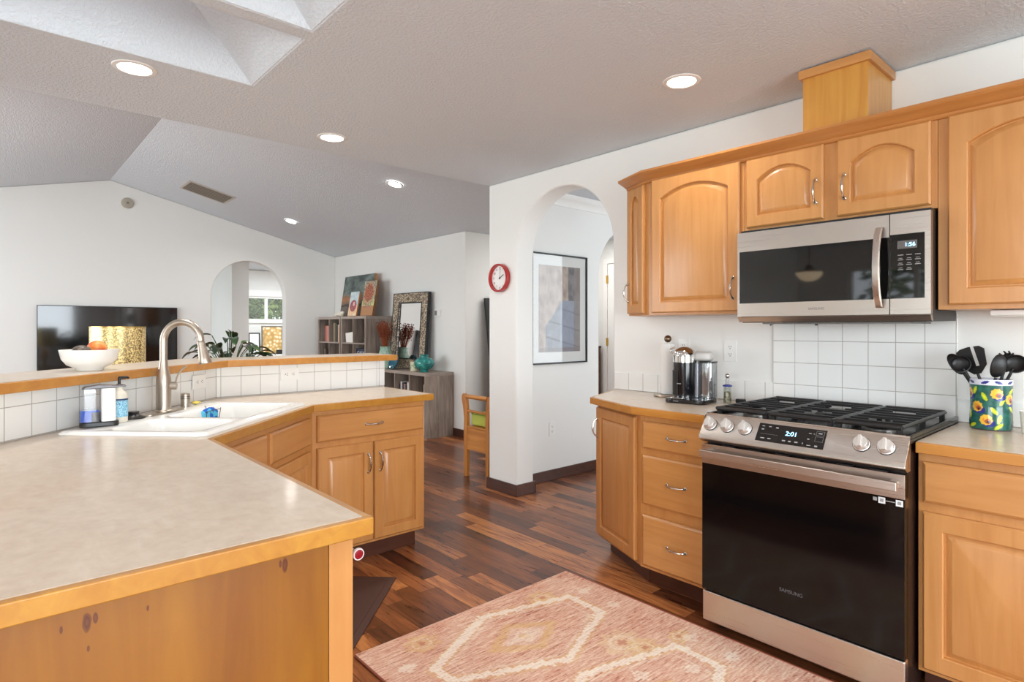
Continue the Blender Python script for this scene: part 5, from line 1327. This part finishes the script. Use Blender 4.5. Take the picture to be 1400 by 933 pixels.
obj('label', lathe(bmn(), [(.0504,.03), (.0508,.03), (.0508,.09), (.0504,.09)], seg=28), fruit(srgb(120,150,110), srgb(176,190,150), srgb(206,206,180), 50), t, smooth=40)
t = thing('flower_vase', 'pale sage vase holding dried rust stems in front of the tall bookcase side', 'vase', (-6.80, 3.86, .7555))
M_sage = mat('sage_glaze', srgb(150, 180, 160), .35); n_ = NT(M_sage); n_.color(n_.ramp(n_.noise(n_.coord((1,1,.5)), 30, 3), [(.4, srgb(132,166,146)), (.6, srgb(176,198,178))]))
obj('vase_body', lathe(bmn(), [(0,0), (.075,0), (.100,.04), (.112,.10), (.100,.16), (.075,.21), (.066,.25), (.066,.27), (.072,.285), (.064,.285), (.058,.26), (0,.2)], seg=36), M_sage, t, smooth=50)
obj('handle', tube(bmn(), smoothpath([(-.066,0,.27), (-.115,0,.255), (-.125,0,.20), (-.095,0,.165)], 5), .009, 8), M_sage, t)
t = thing('dried_flowers', 'rust brown dried flower stems standing in the sage vase', 'dried flowers', (-6.80, 3.86, 1.02))
b = bmn(); b2 = bmn(); rn = random.Random(8)
for k in range(64):
    a = rn.random()*6.283; rr_ = rn.random()**.6; top_ = Vector((.13*rr_*math.cos(a), .11*rr_*math.sin(a), .19+.14*rn.random()+.05*(1-rr_)))
    s_ = Vector((.02*rr_*math.cos(a), .02*rr_*math.sin(a), -.03)); P = smoothpath([s_, (s_+top_)/2+Vector((0,0,.01)), top_], 4); tube(b, P, .0022, 5)
    for q in range(6):
        c_ = top_.lerp(s_, .085*q)+Vector((rn.uniform(-.018,.018), rn.uniform(-.018,.018), 0)); sphere(b2, c_, .0068, (1,1,1.3), 6)
M_rust = mat('rust_stems', srgb(150, 78, 40), .8); obj('stems', b, M_rust, t); bo = obj('seed_heads', b2, mat('dark_rust_buds', srgb(122, 56, 30), .85), t)
# thermostat
t = thing('thermostat', 'small white thermostat with grey screen on the wall right of the leaning mirror', 'thermostat', (-6.03, LY1, 1.46))
b = bmn(); bx(b, -6.105, -5.985, LY1-.026, LY1-.0005, 1.420, 1.505); obj('body', b, M_white, t, world=True, bevel=.005)
b = bmn(); bx(b, -6.093, -6.045, LY1-.0275, LY1-.0262, 1.432, 1.490); obj('screen', b, mat('lcd_grey', srgb(120,124,122), .3), t, world=True)
# black floor mirror leaning on the recess wall
t = thing('floor_mirror', 'tall black framed floor mirror leaning behind the pillar', 'mirror', (-5.2, 4.41, 0), R(90))
a = math.atan2(.23, 1.63); M = Matrix.Translation((0,0,.0095)) @ Matrix.Rotation(-a, 4, 'X'); h_ = 1.64; w_ = .62; b = bmn()
for e in ((0, .06, 0, h_), (w_-.06, w_, 0, h_), (.06, w_-.06, 0, .06), (.06, w_-.06, h_-.06, h_)): bx(b, e[0], e[1], 0, .035, e[2], e[3], M=M)
obj('frame', b, M_black, t, bevel=.003)
b = bmn(); bx(b, .06, w_-.06, .012, .018, .06, h_-.06, M=M); obj('glass', b, M_mirror, t)
# bench
t = thing('bench', 'honey oak bench with turned side rails and a lime green cushion beside the pillar', 'bench', (-3.93, 3.45, 0))
def post(x, y, s):
    b = bmn(); prof = [(0,.020,0), (.40,.022,0), (.50,.020,-.004), (.60,.026,.008), (.665,.030,.022), (.70,.022,.026), (.712,.008,.026)]
    rs = []
    for z, hw_, ox in prof: rs.append([b.verts.new((x+s*ox+dx*hw_, y+dy*.017, z)) for dx, dy in ((-1,-1),(1,-1),(1,1),(-1,1))])
    for r0, r1 in zip(rs, rs[1:]):
        for i in range(4): b.faces.new((r0[i], r0[(i+1)%4], r1[(i+1)%4], r1[i]))
    b.faces.new(rs[0]); b.faces.new(rs[-1]); bmesh.ops.recalc_face_normals(b, faces=b.faces[:]); return b
M_oakX = wood('honey_oak_rail', srgb(206, 140, 66), srgb(156, 88, 34), 'x', 1)
for y in (3.10, 3.85):
    for x, s in ((-4.072, -1), (-3.775, 1)): obj('leg', post(x, y, s), M_oak, t, world=True, bevel=.005)
    b = bmn(); tube(b, [(-4.066, y, .688), (-3.782, y, .688)], .019, 14); obj('side_rail', b, M_oakX, t, world=True)
    b = bmn(); tube(b, [(-4.05, y, .565), (-3.80, y, .565)], .012, 12); obj('side_rail', b, M_oakX, t, world=True)
    b = bmn(); P = [(-4.05, .420), (-4.05, .24)] + [(-4.03+.01*i*1.05*2, .235+.008*math.sin(math.pi*i/10)) for i in range(11)] + [(-3.797, .24), (-3.797, .420)]
    prism(b, P, y-.010, y+.010, 'y'); obj('apron', b, M_oakX, t, world=True)
for x in (-4.07, -3.777): b = bmn(); bx(b, x-.01, x+.01, 3.118, 3.832, .30, .418); obj('apron', b, M_oak, t, world=True)
b = bmn(); bx(b, -4.052, -3.795, 3.085, 3.865, .4205, .440); obj('seat', b, M_oakX, t, world=True, bevel=.004)
b = bmn(); prism(b, rrect(-4.048, -3.79, 3.122, 3.828, .03), .4408, .545); t2 = thing('seat_cushion', 'thick lime green seat cushion on the oak bench', 'cushion', (-3.92, 3.47, .4408))
obj('cushion', b, paint('lime_fabric', srgb(182, 190, 88), .5, 300, .9), t2, world=True, bevel=.022, seg=4)
b = bmn(); rp = rrect(-4.049, -3.789, 3.121, 3.829, .03); tube(b, [(x, y, .541) for x, y in rp]+[(rp[0][0], rp[0][1], .541)], .0045, 6); obj('piping', b, mat('green_piping', srgb(120,138,48), .8), t2, world=True)

# ---------------------------------------------------------------- clock and framed print
t = thing('wall_clock', 'round wall clock with a thick red rim and white face on the pillar', 'clock', (-3.497, 2.999, 1.665))
CM = Matrix.Translation((-3.497, 2.9995, 1.665)) @ Matrix.Rotation(R(90), 4, 'X')
obj('case', lathe(bmn(), [(0,0), (.104,0), (.110,.004), (.110,.036), (.108,.041), (.102,.043), (.097,.041), (.096,.012), (0,.012)], seg=56, M=CM), mat('red_enamel_rim', srgb(176, 38, 34), .22, coat=.3), t, world=True, smooth=40)
obj('dial', lathe(bmn(), [(0,.0125), (.0955,.0125)], seg=48, M=CM), M_white, t, world=True)
M_ink = mat('dark_ink', srgb(40,40,42), .5)
for k in range(1, 13):
    a = R(90-30*k); txt('numeral', str(k), .024, CM @ Matrix.Translation((.075*math.cos(a), .075*math.sin(a), .0132)), M_ink, t, .0003)
def hand(ang, L, w_, z): 
    b = bmn(); bx(b, -w_, w_, -.012, L, z, z+.001, M=CM @ Matrix.Rotation(-R(ang), 4, 'Z')); return b
obj('hour_hand', hand(60.5, .050, .0028, .015), M_ink, t, world=True); obj('minute_hand', hand(6, .070, .0014, .017), mat('thin_grey_hand', srgb(120,120,120), .5), t, world=True)
obj('hub', lathe(bmn(), [(0,.0125), (.006,.0125), (.005,.0195), (0,.0195)], seg=20, M=CM), M_ink, t, world=True)
t = thing('framed_print', 'large framed print of pale stone steps in a thin black frame in the hall', 'picture', (-3.488, 3.64, .98))
y0, y1, z0, z1 = 3.300, 3.975, .976, 1.898; b = bmn(); fx0, fx1 = -3.4893, -3.462
for e in ((y0, y0+.012, z0, z1), (y1-.012, y1, z0, z1), (y0+.012, y1-.012, z0, z0+.012), (y0+.012, y1-.012, z1-.012, z1)): bx(b, fx0, fx1, *e)
fr_ = obj('frame', b, M_black, t, world=True, bevel=.001)
b = bmn(); bx(b, fx0+.001, -3.476, y0+.0122, y1-.0122, z0+.0122, z1-.0122); obj('mat_board', b, mat('mat_board', srgb(228,228,224), .7), t, world=True)
def p_print(u, v):
    n = N_(u, v, 9)+.6*N_(u, v, 24, 3)
    c_ = lerp((190, 172, 158), (146, 128, 116), .35+.8*n)
    if u > .70 and v > .52: c_ = lerp((132,126,128), (92, 88, 90), .5+1.2*n)
    if v < .62:
        e = .62-.5*max(0, .55-u)
        if u > .16 and v < .18+.75*u and v < .60:
            st = (v*5.2+u*.8) % 1
            c_ = lerp((150,154,164), (112,114,124), .5+.6*n)
            if st < .10: c_ = (88, 90, 98)
            if u > .5 and u < .85: c_ = lerp(c_, (158,168,188), .6)  # bluish window reflection painted into the print colour
    if u > .86: c_ = lerp(c_, (150,136,126), .6)
    if v < .05: c_ = lerp(c_, (120,104,98), .5)
    return srgb(*c_)
b = bmn(); lay = b.loops.layers.float_color.new('Col'); nx, ny = 90, 160; PY0, PY1, PZ0, PZ1 = 3.385, 3.890, 1.075, 1.800
vv = [[b.verts.new((-3.4745, PY0+(PY1-PY0)*i/nx, PZ0+(PZ1-PZ0)*j/ny)) for j in range(ny+1)] for i in range(nx+1)]
for i in range(nx):
    for j in range(ny):
        f_ = b.faces.new((vv[i][j], vv[i+1][j], vv[i+1][j+1], vv[i][j+1])); c_ = (*p_print((i+.5)/nx, (j+.5)/ny), 1)
        for l in f_.loops: l[lay] = c_
obj('print', b, bpy.data.materials['paint_surface'], t, world=True, smooth=0)
b = bmn(); bx(b, -3.4715, -3.4695, y0+.0125, y1-.0125, z0+.0125, z1-.0125); obj('glazing', b, glass_pane('picture_glass', (1,1,1), .07), t, world=True)

# ---------------------------------------------------------------- rooms beyond the arches
t = thing('study_table', 'pale console table below the study window seen through the gable arch', 'table', (-11.7, 4.15, 0))
b = bmn(); bx(b, -11.93, -11.45, 3.55, 4.85, .735, .775); obj('table_top', b, M_trim, t, world=True, bevel=.004)
for x in (-11.90, -11.49):
    for y in (3.60, 4.80): b = bmn(); bx(b, x-.025, x+.025, y-.025, y+.025, 0, .7345); obj('leg', b, M_trim, t, world=True)
def frame_x(name, label, y0, y1, z0, z1, x, fw, mf, face, lean=.04):
    t = thing(name, label, 'picture', (x, (y0+y1)/2, z0)); M = Matrix.Translation((x, (y0+y1)/2, z0)) @ Matrix.Rotation(R(90), 4, 'Z') @ Matrix.Rotation(-lean, 4, 'X'); w_ = y1-y0; h = z1-z0; b = bmn()
    for e in ((-w_/2, -w_/2+fw, 0, h), (w_/2-fw, w_/2, 0, h), (-w_/2+fw, w_/2-fw, 0, fw), (-w_/2+fw, w_/2-fw, h-fw, h)): bx(b, e[0], e[1], 0, .025, e[2], e[3], M=M)
    obj('frame', b, mf, t, world=True); b = bmn(); bx(b, -w_/2+fw, w_/2-fw, .008, .014, fw, h-fw, M=M); obj('picture', b, face, t, world=True); return t
def gold_leaves():
    m = mat('gold_leaf_print', srgb(222,184,120), .6); n = NT(m); v = n.coord(); x = n.n('ShaderNodeTexVoronoi', i_Scale=16.0); n.l(v, x.inputs['Vector'])
    n.color(n.ramp(x.outputs['Distance'], [(.2, srgb(246,232,204)), (.4, srgb(222,184,118)), (.7, srgb(190,150,86))])); return m
frame_x('framed_picture', 'gold patterned picture propped on the study table under the window', 3.95, 4.35, .7755, 1.32, -11.62, .02, mat('grey_frame', srgb(120,112,104), .5), gold_leaves())
frame_x('framed_picture', 'dark framed white picture left of the gold picture in the study', 3.72, 3.93, .7755, 1.19, -11.66, .02, M_black, M_trim)
frame_x('framed_picture', 'dark framed white picture right of the gold picture in the study', 4.37, 4.62, .7755, 1.19, -11.66, .02, M_black, M_trim)
b = bmn(); bx(b, -11.56, -11.50, 4.19, 4.30, .7755, .86); single('black_box', b, M_black, 'small black box on the study table before the gold picture', 'box', bevel=.004)
# den seen through the hall arch: door with casing and a dresser
DX, DYY = -5.00, 5.5
b = bmn(); bx(b, -5.49, -3.655, 6.0, 6.1, 0, 2.404); struct('wall_den', b, M_wall)
b = bmn(); bx(b, -4.925, -4.86, 5.955, 5.999, 0, 2.10); bx(b, -4.085, -4.02, 5.955, 5.999, 0, 2.10); bx(b, -4.925, -4.02, 5.955, 5.999, 2.10, 2.17); struct('trim_11', b, M_trim, bevel=.004)
t = tag(obj('door_1', bx(bmn(), -4.855, -4.09, 5.965, 5.998, .006, 2.095), M_trim, bevel=.002), kind='structure')
for z in (.30, 1.10, 1.90): b = bmn(); bx(b, -4.870, -4.845, 5.950, 5.9640, z-.05, z+.05); obj('hinge', b, mat('brass_hinge', srgb(214,170,84), .3, 1) if z < .5 else bpy.data.materials['brass_hinge'], t, world=True)
t = thing('dresser', 'brown wooden dresser in the room beyond the second hall arch', 'dresser', (-5.2, 5.75, 0))
b = bmn(); bx(b, -5.45, -4.96, 5.55, 5.95, .05, 1.02); obj('body', b, wood('brown_dresser', srgb(130,96,72), srgb(84,58,42), 'x'), t, world=True)
b = bmn(); bx(b, -5.46, -4.95, 5.54, 5.95, 1.0205, 1.045); obj('top', b, M_toe, t, world=True)
for k in range(3): b = bmn(); bx(b, -5.43, -4.98, 5.535, 5.549, .10+.31*k, .38+.31*k); dr = obj('drawer', b, wood('dresser_front', srgb(150,116,88), srgb(104,76,56), 'x') if k == 0 else bpy.data.materials['dresser_front'], t, world=True, bevel=.003); b = bmn(); bx(b, -5.26, -5.15, 5.52, 5.5345, .235+.31*k, .25+.31*k); obj('handle', b, M_handle, dr, world=True)

# ---------------------------------------------------------------- pendant behind the camera (seen mirrored in the microwave)
t = thing('pendant_lamp', 'hanging lamp with a frosted bowl shade over the dining corner', 'pendant lamp', (-3.0, -2.35, 1.85))
obj('shade', lathe(bmn(), [(0,0), (.05,.004), (.10,.03), (.14,.075), (.15,.11), (.145,.11), (.13,.07), (.09,.03), (0,.008)], seg=40), mat('frosted_shade', (.9,.75,.55), .4, emit=(1,.78,.5), strength=2.2), t, smooth=50)
obj('collar', lathe(bmn(), [(.15,.111), (.12,.13), (.05,.15), (.03,.2), (0,.2)], seg=32), mat('aged_bronze', srgb(90,78,66), .4, 1), t, smooth=50)
obj('chain', tube(bmn(), [(0,0,.2), (0,0,.562)], .006, 8), bpy.data.materials['aged_bronze'], t)

# ---------------------------------------------------------------- garden seen through the windows
def tree(x, y, h, cr, seed, label, n=1500, dark=(srgb(52,74,34), srgb(96,120,56), srgb(150,166,92))):
    rn = random.Random(seed); t = thing('garden_tree', label, 'tree', (x, y, -.30), 0, 'trees in the garden')
    b = bmn(); P = smoothpath([(0,0,0), (.1,0,h*.3), (-.05,.08,h*.6), (0,0,h*.95)], 5); tube(b, P, [h*.035*(1-.8*i/len(P)) for i in range(len(P))], 10)
    for k in range(9):
        a = k*2.4; z = h*(.25+.07*k); tube(b, [(0,0,z), (cr*.5*math.cos(a), cr*.5*math.sin(a), z+.3), (cr*.85*math.cos(a), cr*.85*math.sin(a), z+.35)], [h*.012,h*.008,h*.003], 6)
    obj('trunk', b, bpy.data.materials.get('bark') or mat('bark', srgb(84,70,58), .9), t)
    b = bmn()
    for k in range(n):
        u = rn.random(); a = rn.random()*6.283; rr_ = cr*rn.random()**.4*(1.0-.55*u); z = h*(.12+.9*u)+rn.uniform(-.1,.1); s = rn.uniform(.06,.14)
        c_ = Vector((rr_*math.cos(a), rr_*math.sin(a), z)); d1 = Vector((rn.gauss(0,1), rn.gauss(0,1), rn.gauss(0,.6))).normalized(); d2 = d1.cross(Vector((rn.gauss(0,1), rn.gauss(0,1), rn.gauss(0,1)))).normalized()
        b.faces.new([b.verts.new(c_-d1*s), b.verts.new(c_+d2*s*.45), b.verts.new(c_+d1*s), b.verts.new(c_-d2*s*.45)])
    m = bpy.data.materials.get('tree_leaves')
    if not m: m = mat('tree_leaves', dark[1], .7); n_ = NT(m); n_.color(n_.ramp(n_.noise(n_.coord(), 2.5, 3), [(.3, dark[0]), (.5, dark[1]), (.7, dark[2])]))
    obj('foliage', b, m, t, smooth=0); return t
TG = [(-15.2, 4.8, 4.6, 1.3, 'tree left of centre outside the study window'), (-15.9, 7.1, 5.0, 1.5, 'tree right of centre outside the study window'), (-20.0, 6.6, 6.0, 2.3, 'tree farther back outside the study window'),
      (-2.6, -7.0, 4.5, 1.7, 'tree outside the dining corner window'), (-6.4, -9.0, 5.0, 1.9, 'tree outside at the left of the dining window'), (1.2, -8.0, 4.8, 1.8, 'tree outside the wide south window'), (-8.5, -5.0, 4.0, 1.7, 'tree outside the living room window')]
for i, (x, y, h, cr, lb_) in enumerate(TG): tree(x, y, h, cr, 20+i, lb_, 5500 if i < 3 else 2600)
